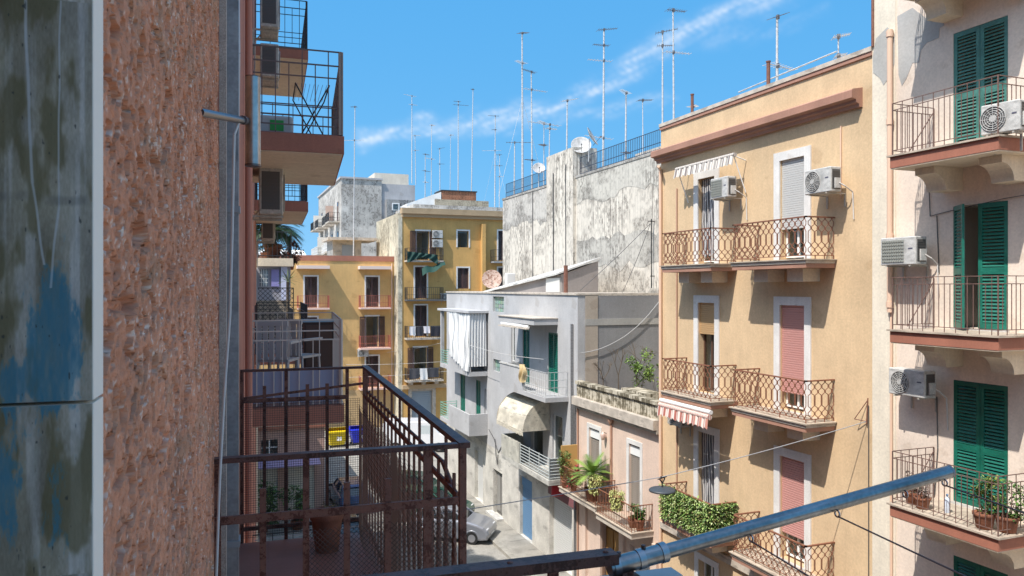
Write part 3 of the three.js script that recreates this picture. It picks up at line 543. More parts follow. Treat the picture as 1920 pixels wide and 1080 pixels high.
// ---------------------------------------------------------------- yellow buildings closing the street
function farDoor(parent, x0, x1, y0, y1, mat, open) {
  const s = part('window', frameBars(x0, x1, y0, y1, 0.12, 0.001, 0.04), mt.white, parent);
  part('pane', bx(x0, x1, y0, y1, -0.26, -0.22), mt.glass, s);
  const w = (x1 - x0) / 2;
  for (const k of [0, 1]) { const l = part('shutter', simpleLouvre(w - 0.01, y1 - y0, 0.09), mat, s); l.position.set(open ? (k ? x1 + 0.02 : x0 - w - 0.02) : x0 + k * w, y0, open ? 0.07 : -0.1); }
  return s;
}
const YA = thing('apartment_building', 'low yellow apartment block with red-railed balconies at the end of the street', 'building', [0, 0, -62.5], 0);
{
  const m = mt, rows = [[9.85, 12.3, 0], [6.62, 9.1, 1], [3.4, 5.9, 0]], cols = [[6.5, 7.45], [11.3, 12.3]];
  const holes = []; for (const [a, b] of rows) for (const c of cols) holes.push([c[0], c[1], a, b]);
  for (const c of cols) holes.push([c[0] - 0.2, c[1] + 0.4, 0.15, 2.7]);
  part('wall', wallShape(0, 13.6, 0, 13.55, holes, 0.3), m.yellow, YA);
  rooms(YA, 0, 13.6, 0, 13.4, holes, 0.3); part('body', bx(0, 13.6, 0, 13.4, -12, -2.304), m.yellow, YA);
  part('parapet_band', bx(-0.05, 13.58, 13.552, 13.98, -0.32, 0.06), m.brownTrim, YA);
  for (const c of cols) {
    for (const [a, b, o] of rows) {
      farDoor(YA, c[0], c[1], a, b, m.shutBrown, o && c === cols[1]);
      const s = part('balcony', bx(c[0] - 0.6, c[1] + 0.85, a - 0.14, a - 0.01, 0.002, 0.95), M(0.72, 0.5, 0.42, { rough: 0.85 }), YA);
      part('railing', barRailing(ends(c[0] - 0.57, c[1] + 0.82, 0.91), a, 0.95, 0.012, 0.14, 3), M(0.42, 0.12, 0.08, { rough: 0.6 }), s);
    }
    part('canopy', bx(c[0] - 0.65, c[1] + 0.85, 12.9, 13.15, 0.002, 1.0), M(0.75, 0.6, 0.52, { rough: 0.85 }), YA);
    const sd = part('shop_shutter', bx(c[0] - 0.2, c[1] + 0.4, 0.15, 2.7, -0.25, -0.2), m.shutBrown, YA); void sd;
  }
  part('drainpipe', mb().bar([13.4, 0.2, 0.07], [13.4, 13.4, 0.07], 0.05, 6), m.pipeTan, YA);
  part('ground_floor_band', bx(0, 13.5, 0.12, 3.2, 0.002, 0.03), wallM(0.62, 0.44, 0.24), YA);
}
const YB = thing('apartment_building', 'taller ochre-yellow apartment block behind the grey house with pale side wall', 'building', [13.62, 0, -61], 0);
{
  const m = mt, X = (l) => l - 13.62;
  const drs = [[15.1, 16.15, 13.68, 16.0, 1], [14.97, 15.94, 10.55, 13.1, 0], [14.97, 15.94, 7.5, 10.0, 0], [14.9, 15.94, 4.15, 6.6, 1]], wins = [[18.55, 19.5, 14.75, 16.1, 2], [18.55, 19.5, 11.35, 13.05, 0], [22.1, 23, 13.7, 16.2, 0], [22.1, 23, 10.6, 13.1, 0], [18.55, 19.5, 8.0, 9.8, 0]];
  const bh = [...drs, ...wins].map(([a, b, c, d]) => [X(a), X(b), c, d]).concat([[X(14.7), X(16.4), 0.13, 3.1]]);
  part('wall', wallShape(0, 12, 0, 17.1, bh, 0.3), m.yellowB, YB); rooms(YB, 0.25, 12, 0, 16.9, bh, 0.3);
  part('body', bx(0.25, 12, 0, 16.9, -9, -2.304), m.yellowB, YB);
  part('side_wall', bx(-0.02, 0.248, 0, 17.4, -9, -0.001), M(0.84, 0.78, 0.62, { rough: 0.95, map: tStain, ms: [15, 19] }), YB, 'pale stained side wall');
  part('corner_strip', bx(-0.03, 0.3, 0, 17.4, 0.001, 0.05), M(0.8, 0.74, 0.6, { rough: 0.9, map: tStain, ms: [9, 14] }), YB);
  const cg = part('cornice', bx(0.2, 12, 17.35, 17.8, -0.3, 0.5), M(0.5, 0.36, 0.22, { rough: 0.9, map: tPlaster, ms: 3 }), YB); part('cornice_moulding', bx(0.25, 12, 17.1, 17.348, -0.3, 0.25), M(0.5, 0.36, 0.22, { rough: 0.9 }), cg);
  for (const [a, b, c, d, o] of [...drs, ...wins]) farDoor(YB, X(a), X(b), c, d, m.shutBrown, o === 1 || o === 2).children.filter((q) => o === 2 && q.name === 'shutter').forEach((q) => q.removeFromParent());
  for (const [y, edge] of [[13.62, 0], [10.5, 1], [7.42, 0], [4.06, 0]]) {
    const s = part('balcony', bx(X(14.1), X(17.1), y - 0.14, y - 0.01, 0.002, 0.95), edge ? M(0.1, 0.1, 0.1, { rough: 0.8 }) : m.slabEdge, YB);
    part('railing', barRailing(ends(X(14.13), X(17.07), 0.91), y, 0.95, 0.012, 0.16, 3), m.darkMetal, s);
    if (y < 5) for (const f of [0.15, 0.5, 0.85]) part('bracket', bx(X(14.1) + 3 * f - 0.15, X(14.1) + 3 * f + 0.15, y - 0.4, y - 0.142, 0.002, 0.5), m.slabEdge, s);
  }
  for (const y of [13.62, 10.5]) { const s = part('balcony', bx(X(21.4), X(24.5), y - 0.14, y - 0.01, 0.002, 0.95), M(0.3, 0.31, 0.32, { rough: 0.8 }), YB); part('railing', barRailing(ends(X(21.43), X(24.47), 0.91), y, 0.95, 0.012, 0.16, 3), m.darkMetal, s); }
  part('pilaster', bx(X(20.55), X(20.85), 3.8, 16.7, 0.001, 0.45), m.yellowB, YB);
  part('ground_floor_cornice', bx(0.3, 12, 3.3, 3.62, 0.001, 0.25), M(0.5, 0.36, 0.22, { rough: 0.9 }), YB);
  rollerShutter(YB, X(14.7), X(16.4), 0.14, 3.08, -0.12, M(0.3, 0.36, 0.42, { rough: 0.5 }), 0.16, 'blue-grey shop shutter');
  part('shop_surround', frameBars(X(14.7), X(16.4), 0.13, 3.1, 0.28, 0.001, 0.06), m.slabEdge, YB);
}

// ---------------------------------------------------------------- buildings farther off
const WB = thing('apartment_building', 'tall off-white building with blind wall and cluttered balconies far behind', 'building', [12.7, 0, -85], 0);
{
  const m = mt;
  part('wall', bx(0, 4.4, 0, 23.3, -20, 0), m.farWhite, WB);
  part('wing', bx(4.402, 8.2, 0, 22.95, -12, -0.15), m.farGrey, WB); part('wing_lower', bx(4.9, 8.0, 17, 21.2, -0.149, 0.3), M(0.42, 0.43, 0.44, { rough: 0.9, map: tStain, ms: [9, 9] }), WB);
  const wf = part('window', frameBars(5.6, 6.2, 20.0, 20.7, 0.12, 0.302, 0.35, true), m.whitePaint, WB); part('pane', bx(5.6, 6.2, 20.0, 20.7, 0.302, 0.32), m.glass, wf);
  part('roof_edge', bx(-0.15, 4.5, 23.302, 23.5, -20.1, 0.15), m.farGrey, WB);
  part('stair_head', bx(4.0, 7.9, 22.95, 24.4, -8, -2), wallM(0.72, 0.66, 0.56), WB);
  for (let f = 0; f < 5; f++) for (let k = 0; k < 4; k++) {
    const z = -2.5 - k * 4.6, y = 6.6 + f * 3.3 - 1.2, d = 0.8 + 0.55 * rnd();
    const s = part('balcony', bx(-d, 0, y, y + 0.16, z - 1.7, z + 1.3), m.slabEdge, WB);
    part('railing', barRailing([[-0.02, z + 1.27], [-d + 0.03, z + 1.27], [-d + 0.03, z - 1.67]].map(([a, b]) => [a, b]), y + 0.16, 0.95, 0.014, 0.2, 3), f % 2 ? m.whitePaint : m.darkMetal, s);
    if ((f + k) % 2) part('infill_panel', bx(-d + 0.05, -0.05, y + 0.2, y + 1.0 + rr(0, 1.4), z + 1.18, z + 1.22), M(...[[0.55, 0.4, 0.33], [0.5, 0.55, 0.6], [0.7, 0.66, 0.6]][(f * 2 + k) % 3], { rough: 0.8 }), s);
    const wd = part('window', bx(-0.03, 0.02, y + 0.2, y + 2.4, z - 0.6, z + 0.4), m.shutBrown, WB); part('pane', bx(-0.05, -0.031, y + 0.3, y + 2.3, z - 0.1, z + 0.3), m.glass, wd);
  }
}
const BK = thing('rooftop_building', 'building with brick-red rooftop box and pale membrane roof behind the ochre block', 'building', [18, 0, -74], 0);
{
  part('wall', bx(0, 14, 0, 19.6, -8, 0), mt.farWhite, BK);
  part('membrane_roof', mb().hexa([[-0.2, 19.0, 0.4], [14.2, 19.0, 0.4], [14.2, 19.75, -5], [-0.2, 19.75, -5]], [[-0.2, 19.1, 0.4], [14.2, 19.1, 0.4], [14.2, 19.85, -5], [-0.2, 19.85, -5]]), M(0.85, 0.86, 0.88, { rough: 0.7, map: tConcrete, ms: 4 }), BK);
  part('stone_parapet', bx(3.6, 9.6, 19.6, 20.8, -8, -5.2), M(0.5, 0.44, 0.34, { rough: 0.95, map: tStain, ms: [6, 5] }), BK);
  const bt = part('brick_box', bx(4.4, 8.2, 20.802, 21.7, -8, -5.3), M(0.42, 0.19, 0.11, { rough: 0.9, map: tStain, ms: [5, 4] }), BK); part('box_roof', bx(4.3, 8.3, 21.702, 21.82, -8.1, -5.2), mt.darkMetal, bt);
  part('stair_slope', mb().hexa([[0.6, 19.6, -5.3], [4.3, 19.6, -5.3], [4.3, 19.6, -7.8], [0.6, 19.6, -7.8]], [[0.6, 20.2, -5.3], [4.3, 21.6, -5.3], [4.3, 21.6, -7.8], [0.6, 20.2, -7.8]]), mt.white, BK);
}
const RH = thing('rooftop_hut', 'small grey hut with projecting flat slab on the roof behind the low yellow block', 'hut', [9.2, 0, -69], 0);
{
  part('support', bx(-2.6, 1.9, 0, 13.9, -6, 0), mt.farGrey, RH);
  const b = part('wall', bx(0.4, 2.9, 13.9, 15.6, -4, -0.2), mt.concrete, RH); part('slab', bx(-0.1, 4.2, 15.602, 15.85, -4, 0.5), mt.slabEdge, RH); void b;
  part('door', bx(1.2, 2.3, 13.92, 15.2, -0.199, -0.15), M(0.2, 0.24, 0.28, { rough: 0.6 }), RH);
}
{
  const f = thing('low_house', 'distant low white house with a pale pitched roof beyond the palm tree', 'house', [5.6, 0, -92], 0);
  part('wall', bx(-5, 4.2, 0, 14.6, -8, 0), mt.farWhite, f);
  part('roof', mb().hexa([[-5.2, 14.6, 0.3], [4.4, 14.6, 0.3], [4.4, 15.9, -6], [-5.2, 15.9, -6]], [[-5.2, 14.75, 0.3], [4.4, 14.75, 0.3], [4.4, 16.05, -6], [-5.2, 16.05, -6]]), M(0.8, 0.81, 0.82, { rough: 0.8 }), f);
  for (let i = 0; i < 6; i++) part('roof_rib', mb().bar([-4.6 + i * 1.6, 14.78, 0.3], [-4.6 + i * 1.6, 16.08, -6], 0.08, 4), mt.slabEdge, f);
}

// single-storey garage block standing out from the left side, seen through the near railing
const GA = thing('garage_block', 'low pinkish garage block with cream shutters seen through the wire mesh', 'garage', [1.2, 0, -40.5], 0);
{
  const wm = wallM(0.62, 0.4, 0.33), op = [[0.5, 1.7, 0.12, 2.4], [2.2, 3.5, 0.12, 2.4]], win = [0.9, 1.7, 3.0, 3.8];
  part('wall', wallShape(0, 4.0, 0, 4.3, [...op, win], 0.3), wm, GA); rooms(GA, 0, 4.0, 0, 4.28, [...op, win], 0.3); part('body', bx(0, 4.0, 0, 4.28, -13, -2.304), wm, GA);
  part('roof_slab', bx(-0.1, 4.12, 4.302, 4.5, -13, 0.15), mt.brownTrim, GA);
  for (const [a, b, c, d] of op) rollerShutter(GA, a, b, c, d, -0.1, M(0.7, 0.66, 0.56, { rough: 0.6 }), 0.13);
  const w = part('window', frameBars(win[0], win[1], win[2], win[3], 0.06, -0.12, -0.06, true), mt.whitePaint, GA); part('pane', bx(win[0], win[1], win[2], win[3], -0.1, -0.095), mt.glass, w); part('mullion', bx(1.27, 1.33, 3.0, 3.8, -0.08, -0.05).box(0.9, 1.269, 3.38, 3.43, -0.08, -0.05).box(1.331, 1.7, 3.38, 3.43, -0.08, -0.05), mt.whitePaint, w);
  part('canopy', mb().hexa([[0.2, 2.55, 0.9], [3.7, 2.55, 0.9], [3.7, 2.85, 0.002], [0.2, 2.85, 0.002]], [[0.2, 2.6, 0.9], [3.7, 2.6, 0.9], [3.7, 2.9, 0.002], [0.2, 2.9, 0.002]]), M(0.34, 0.27, 0.42, { rough: 0.8 }), GA, 'faded lilac canopy');
}
// ---------------------------------------------------------------- our own building on the left: local x = t along the wall (away), z = w out of the wall
const AL = 3.19 * Math.PI / 180, LT = Math.PI / 2 - AL, LP = [-0.19 * Math.cos(AL), 0, -0.19 * Math.sin(AL)];
const LB = thing('apartment_building', 'terracotta rough-rendered apartment house filling the left edge', 'building', LP, LT);
const TOPR = 10.73, FLR = 9.32;
{
  const m = mt;
  part('wall', wallShape(-9, 20, 0, 19.4, [[-0.4, 0.9985, FLR, 12.3], [1.0, 3.62, 9.95, 12.95]], 0.28), m.terracotta, LB);
  part('body', bx(-9, 20, 0, 19.2, -9, -0.3), m.terracotta, LB);
  part('door_leaf', bx(-0.4, 0.94, FLR, 12.3, -0.27, -0.24), m.shutBrown, LB);
  // rough scraped render as real relief: long shallow gouges along the wall, white aggregate showing here and there
  const NT = 380, NY = 760, t0 = 1.0, t1 = 3.62, y0 = 9.95, y1 = 12.95, P = [], C = [], I = [], U = [];
  for (let j = 0; j <= NY; j++) for (let i = 0; i <= NT; i++) {
    const t = mix(t0, t1, i / NT), y = mix(y0, y1, j / NY);
    const wx = t + 0.02 * vn(t * 22, y * 22, 201), wy = y + 0.02 * vn(t * 22, y * 22, 203);
    const a = fbm(wx * 26, wy * 34, 207, 3), b = fbm(wx * 55, wy * 70, 211, 2), c = fbm(wx * 90, wy * 120, 213, 2), big = fbm(t * 3, y * 5, 217, 3);
    const pit = sstep(0.59, 0.64, a), pit2 = sstep(0.62, 0.68, b);
    const edge = i === 0 || i === NT || j === 0 || j === NY;
    let h = (a - 0.5) * 0.006 + (b - 0.5) * 0.007 + (c - 0.5) * 0.004 + (big - 0.5) * 0.012 - pit * 0.022 - pit2 * 0.013;
    if (edge) h = -0.012;
    const ridge = 1 - Math.abs(fbm(wx * 20 + 40, wy * 26, 223, 3) - 0.5) * 2;
    const chip = sstep(0.95, 0.99, ridge) * sstep(0.56, 0.64, fbm(t * 9, y * 9, 227, 3)) * 0.7 + sstep(0.755, 0.8, fbm(wx * 70, wy * 90, 229, 2)) * 0.6;
    const grey = sstep(0.56, 0.72, fbm(t * 4, y * 9, 231, 4)) * 0.55, v = 0.9 + 0.4 * (c - 0.5) + 0.45 * (big - 0.5);
    let r = mix(0.68, 0.47, grey) * v, g = mix(0.30, 0.28, grey) * v, bl = mix(0.17, 0.175, grey) * v;
    const k = clamp(chip); r = mix(r, 0.8, k); g = mix(g, 0.7, k); bl = mix(bl, 0.6, k);
    P.push(t, y, h); C.push(r, g, bl); U.push(t, y);
    if (i < NT && j < NY) { const q = j * (NT + 1) + i; I.push(q, q + 1, q + NT + 2, q, q + NT + 2, q + NT + 1); }
  }
  const g = new THREE.BufferGeometry(); g.setAttribute('position', new THREE.Float32BufferAttribute(P, 3)); g.setAttribute('color', new THREE.Float32BufferAttribute(C, 3)); g.setAttribute('uv', new THREE.Float32BufferAttribute(U, 2)); g.setIndex(I); g.computeVertexNormals();
  part('scraped_render', g, new THREE.MeshStandardMaterial({ vertexColors: true, roughness: 0.95, bumpMap: rep(bPlaster, 0.35), bumpScale: 0.004 }), LB, 'coarse scraped terracotta render with white flecks');
  // marble door jamb: near face grey with blue paint smears and drips, edge painted white
  const tJ = tex(512, 1024, (u, v) => {             // u: 0 inside .. 1 at the outer edge; v: height
    const mo = fbm(u * 4, v * 9, 301, 5), f = fbm(u * 70, v * 130, 303, 3), st = fbm(u * 11, v * 2.5, 305, 3), px = u, py = 1 - v;
    let c = [0.62 + (mo - 0.5) * 0.3 + (f - 0.5) * 0.12, 0.575 + (mo - 0.5) * 0.28 + (f - 0.5) * 0.12, 0.49 + (mo - 0.5) * 0.24 + (f - 0.5) * 0.12];
    const vert = sstep(0.42, 0.7, st) * 0.14 + 0.07 * sstep(0.6, 0.75, px + 0.1 * (mo - 0.5)); c = c.map((q, i) => q + vert * [0.9, 0.95, 1.15][i]);
    const ol = sstep(0.5, 0.66, fbm(u * 5 + 9, v * 9, 307, 4) + 0.12 * sstep(0.36, 0.2, py) * sstep(0.8, 0.55, px) + 0.16 * sstep(0.72, 0.84, py) * sstep(0.55, 0.75, px)) * 0.65; c = [mix(c[0], 0.43, ol), mix(c[1], 0.385, ol), mix(c[2], 0.25, ol)];
    const G = (x, y, a, b) => Math.exp(-(((px - x) / a) ** 2) - ((py - y) / b) ** 2);
    const pm = G(0.62, 0.58, 0.3, 0.12) + 0.9 * G(0.35, 0.66, 0.35, 0.05) + 0.7 * G(0.1, 0.85, 0.2, 0.2) + 0.8 * G(0.62, 0.8, 0.22, 0.09) + 0.8 * G(0.75, 0.98, 0.2, 0.06) + 0.4 * G(0.12, 0.48, 0.1, 0.05);
    const bb = sstep(0.42, 0.62, pm * 0.72 + (fbm(u * 7, v * 12, 311, 5) - 0.5) * 1.1 + (f - 0.5) * 0.25) * (0.45 + 0.55 * fbm(u * 26, v * 34, 313, 3));
    c = [mix(c[0], 0.27, bb), mix(c[1], 0.50, bb), mix(c[2], 0.59, bb)];
    for (const [x0, x1, y0, y1, w] of [[0.33, 0.4, 0, 0.32, 0.022], [0.4, 0.52, 0.32, 0.46, 0.018], [0.68, 0.66, 0.0, 0.36, 0.014], [0.66, 0.58, 0.36, 0.5, 0.018]]) { if (py < y0 || py > y1) continue; const k0 = (py - y0) / (y1 - y0), d = Math.abs(px - mix(x0, x1, k0) - 0.02 * (vn(py * 14, 1, 317) - 0.5)), k = sstep(w, w * 0.3, d) * 0.65; c = c.map((q) => mix(q, 0.84, k)); }
    const sp = sstep(0.86, 0.9, fbm(u * 30, v * 60, 319, 2)); c = c.map((q) => mix(q, 0.22, sp * 0.6));
    const cr = sstep(0.012, 0.003, Math.abs(py - 0.345 - 0.01 * (vn(px * 9, 2, 331) - 0.5))) * sstep(0.5, 0.75, fbm(px * 5, 3, 333, 2) + 0.2); c = c.map((q) => mix(q, 0.3, cr * 0.25));
    return c;
  });
  const jm = (lo, hi) => { const gg = new THREE.PlaneGeometry(0.275, hi - lo); const uv = gg.attributes.uv; for (let i = 0; i < uv.count; i++) { const x = uv.getX(i), y = lo + uv.getY(i) * (hi - lo); uv.setXY(i, (x * 0.275 - 0.18) / 0.095, (y - 11.09) / 0.62); } return gg; };
  const jM = new THREE.MeshPhysicalMaterial({ map: tJ, roughness: 0.85 });
  for (const [lo, hi] of [[FLR, 11.274], [11.278, 12.3]]) {
    const s = part('marble_jamb', bx(0.944, 0.998, lo, hi, -0.265, 0.012), M(0.88, 0.81, 0.70, { rough: 0.9 }), LB, 'white edge of the marble door jamb');
    const f = part('jamb_face', jm(lo, hi), jM, s, 'grey marble jamb face smeared with blue paint'); f.rotation.y = -Math.PI / 2; f.position.set(0.9425, (lo + hi) / 2, -0.1265);
  }
  // strip, downpipe and conduits beyond the render
  part('door_surround', bx(3.622, 3.68, FLR, 19.0, 0.001, 0.03), M(0.62, 0.54, 0.48, { rough: 0.8, map: tConcrete, ms: 0.9 }), LB);
  part('downpipe', bx(3.8, 3.88, 0.2, 19.3, 0.005, 0.076), M(0.44, 0.43, 0.42, { rough: 0.45, metal: 0.3, map: tMetal, ms: 0.7 }), LB, 'square grey metal downpipe');
  for (const y of [10.2, 11.75, 13.2]) part('pipe_joint', bx(3.792, 3.888, y, y + 0.03, 0.003, 0.082), M(0.3, 0.3, 0.3, { rough: 0.5 }), LB);
  part('conduit', mb().bar([4.6, 10.7, 0.04], [4.6, 14.2, 0.04], 0.011, 6).bar([4.75, 10.7, 0.04], [4.75, 16, 0.04], 0.011, 6), m.wireLight, LB);
  part('conduit', mb().bar([7.7, 0.3, 0.05], [7.7, 19, 0.05], 0.035, 8), M(0.5, 0.2, 0.13, { rough: 0.7 }), LB);
  part('cable', mb().poly([[4.3, 13.4, 0.05], [4.2, 12.6, 0.06], [4.35, 12.2, 0.05], [4.6, 12.0, 0.04]], 0.014, 6), m.wireLight, LB);
  // balcony slabs: [t0, t1, floor, w at t0, w at t1]
  for (const [a, b, y, w0, w1] of [[-1.4, 1.78, FLR, 1.08, 1.08], [3.2, 6.66, FLR, 1.04, 1.04], [8.92, 11.7, 10.08, 1.05, 1.18], [8.92, 11.7, 13.12, 1.05, 1.18], [8.92, 11.7, 16.2, 1.05, 1.18], [3.2, 6.66, 13.0, 0.05, 0.05], [15.9, 19.1, 10.1, 1.02, 1.05], [15.9, 19.1, 13.12, 1.02, 1.05], [15.9, 19.1, 16.15, 1.02, 1.05], [8.92, 11.7, 6.9, 1.05, 1.18], [8.92, 11.7, 3.7, 1.05, 1.18]]) {
    if (w0 < 0.1) continue;
    const ring = (y, e) => [[a - e, y, 0.002], [a - e, y, w0 + e], [b + e, y, w1 + e], [b + e, y, 0.002]];
    const s = part('balcony', mb().hexa(ring(y - 0.2, 0), ring(y - 0.002, 0)), m.brownTrim, LB);
    part('balcony_floor', mb().hexa(ring(y, -0.03), ring(y + 0.012, -0.03)), m.tile, s);
    part('soffit', mb().hexa(ring(y - 0.212, -0.02), ring(y - 0.202, -0.02)), m.soffit, s);
  }
  const rail = (a, b, y, h, w0, w1, mat, fn) => { const path = [[a + 0.03, 0.02], [a + 0.03, w0 - 0.03], [b - 0.03, w1 - 0.03], [b - 0.03, 0.02]]; return part('railing', fn(path, y, h), mat, LB); };
  const A3 = (path, y, h) => { const m2 = plainRailing(path, y, h, 0.008, 0.135, 0.16); railPath(path, (Pt, L) => { m2.bar(Pt(0, y + 0.2), Pt(L, y + 0.2), 0.008, 4).bar(Pt(0, y + 0.3), Pt(L, y + 0.3), 0.008, 4).bar(Pt(0, y + h - 0.3), Pt(L, y + h - 0.3), 0.009, 4); m2.bar(Pt(L, y), Pt(L, y + h), 0.022, 6); }); return m2; };
  const tan = M(0.33, 0.27, 0.22, { rough: 0.55 }), pale = M(0.56, 0.47, 0.4, { rough: 0.6 });
  rail(8.92, 11.7, 13.13, 0.94, 1.05, 1.18, M(0.15, 0.11, 0.1, { rough: 0.55 }), A3); rail(15.9, 19.1, 16.16, 0.95, 1.02, 1.05, m.darkMetal, A3); rail(15.9, 19.1, 13.13, 0.95, 1.02, 1.05, m.darkMetal, A3); rail(15.9, 19.1, 10.11, 0.95, 1.02, 1.05, m.darkMetal, A3); rail(8.92, 11.7, 6.91, 0.95, 1.05, 1.18, m.darkMetal, A3);
  part('rail_post', bx(8.93, 8.98, 13.13, 14.07, 0.99, 1.04), tan, LB);
  // tall cage railing at the level of the camera
  const cage = (path, y, h) => { const m2 = mb(); railPath(path, (Pt, L) => { let s = 0; while (s <= L) { m2.bar(Pt(s, y), Pt(s, y + h - (rnd() < 0.4 ? 0.22 : 0)), 0.007, 4); s += [0.07, 0.11, 0.15, 0.09][Math.floor(rnd() * 4)]; } for (const k of [0, 0.12, 0.22]) m2.bar(Pt(0, y + h - k), Pt(L, y + h - k), 0.01, 4); m2.bar(Pt(0, y + 0.08), Pt(L, y + 0.08), 0.01, 4); m2.bar(Pt(L, y), Pt(L, y + h), 0.02, 6); }); return m2; };
  rail(8.92, 11.7, 10.09, 0.95, 1.05, 1.18, pale, cage);
  part('rail_panel', mb().hexa([[8.99, 10.12, 0.03], [8.99, 10.12, 1.0], [9.01, 10.12, 1.0], [9.01, 10.12, 0.03]], [[8.99, 10.47, 0.03], [8.99, 10.47, 1.0], [9.01, 10.47, 1.0], [9.01, 10.47, 0.03]]), M(0.27, 0.27, 0.35, { rough: 0.9 }), LB, 'lavender sheet tied inside the railing');
  part('roof_edge', bx(-9, 20.1, 19.402, 19.6, -0.4, 0.25), m.brownTrim, LB);
}

// ---------------------------------------------------------------- lower house next along the left side
const LH = thing('terraced_house', 'low pale house with planted roof balcony beyond the terracotta building', 'building', LP, LT);
{
  const m = mt, pb = wallM(0.46, 0.47, 0.54);
  part('wall', bx(20.05, 33, 0, 12.0, -9, -0.05), wallM(0.6, 0.52, 0.4), LH);
  part('far_wing', bx(33.01, 52, 0, 9.4, -10, -0.6), wallM(0.6, 0.5, 0.36), LH);
  const s = part('roof_balcony', bx(26, 30.5, 12.1, 12.36, -0.05, 1.08), m.soffit, LH); part('railing', barRailing([[26.05, 0.0], [26.05, 1.02], [30.4, 1.02]], 12.36, 0.85, 0.012, 0.15, 2), m.darkMetal, s);
  const v = part('veranda', bx(26.2, 30.3, 11.0, 12.098, -0.05, 1.0), pb, LH, 'pale blue enclosed veranda'); part('veranda_base', bx(26.2, 30.3, 9.0, 10.998, -0.05, 0.98), wallM(0.42, 0.36, 0.29), LH);
  part('window', bx(26.14, 26.199, 11.45, 12.0, 0.04, 0.3), m.glass, v); part('window_grille', mb().bar([26.12, 11.45, 0.1], [26.12, 12, 0.1], 0.012, 4).bar([26.12, 11.45, 0.17], [26.12, 12, 0.17], 0.012, 4).bar([26.12, 11.45, 0.24], [26.12, 12, 0.24], 0.012, 4).bar([26.12, 11.58, 0.04], [26.12, 11.58, 0.3], 0.012, 4).bar([26.12, 11.7, 0.04], [26.12, 11.7, 0.3], 0.012, 4).bar([26.12, 11.82, 0.04], [26.12, 11.82, 0.3], 0.012, 4), m.whitePaint, v);
  part('shutter', bx(26.14, 26.18, 11.45, 12.0, 0.4, 0.64), M(0.3, 0.29, 0.6, { rough: 0.6 }), v, 'lavender shutter'); part('veranda_post', bx(26.1, 26.199, 11.0, 12.09, 0.7, 0.9), M(0.62, 0.66, 0.85, { rough: 0.7 }), v);
  const b = part('balcony', bx(22.4, 26, 9.6, 9.78, -0.05, 1.0), m.brownTrim, LH);
  const lat = mb(); for (let k = -14; k < 14; k++) for (const s2 of [1, -1]) { const w0 = k * 0.13, f = (w) => V(22.45, 9.8 + (s2 > 0 ? w - w0 : 1.6 - (w - w0)), w); const a0 = Math.max(0.02, w0), a1 = Math.min(0.95, w0 + 1.6); if (a1 > a0) lat.bar(f(a0), f(a1), 0.009, 4); }
  lat.bar([22.45, 11.4, 0.02], [22.45, 11.4, 0.97], 0.018, 4).bar([22.45, 9.8, 0.96], [22.45, 11.4, 0.96], 0.018, 4);
  part('lattice_screen', lat, m.black, b, 'dark diamond lattice screen'); part('railing', barRailing([[22.45, 0.96], [25.9, 0.96]], 9.78, 1.0, 0.012, 0.13, 3), m.darkMetal, b);
}

// ---------------------------------------------------------------- foreground railings
function flatBar(m, t, w, y0, y1, wt, ww) { return m.box(t - wt / 2, t + wt / 2, y0, y1, w - ww / 2, w + ww / 2); }
function twisted(t, w, y0, y1, r, ya, yb, turns) {  // square bar with a twisted length between ya and yb
  const m = mb(), N = 26, ring = (y, k, rad) => [0, 1, 2, 3].map((i) => V(t + rad * Math.cos(k + i * Math.PI / 2), y, w + rad * Math.sin(k + i * Math.PI / 2)));
  let prev = ring(y0, Math.PI / 4, r * 1.41);
  const st = [[ya, 0, 1]]; for (let i = 1; i <= N; i++) st.push([mix(ya, yb, i / N), i / N * turns * Math.PI * 2, 1 + 0.55 * Math.sin(Math.PI * i / N)]); st.push([y1, turns * Math.PI * 2, 1]);
  for (const [y, k, f] of st) { const c = ring(y, Math.PI / 4 + k, r * 1.41 * f); for (let i = 0; i < 4; i++) { const j = (i + 1) % 4; m.quad(prev[j], prev[i], c[i], c[j]); } prev = c; }
  return m;
}
const rustM = M(0.34, 0.155, 0.10, { rough: 0.6, map: tRust, ms: 0.45, bump: tRust, bs: 0.3, bh: 0.0012 }), rustTop = M(0.19, 0.085, 0.062, { rough: 0.5, map: tRust, ms: 0.45, bump: tRust, bs: 0.3, bh: 0.001 });
const NR = thing('balcony_railing', 'rusty brown iron railing with wire mesh round the neighbouring balcony', 'railing', LP, LT);
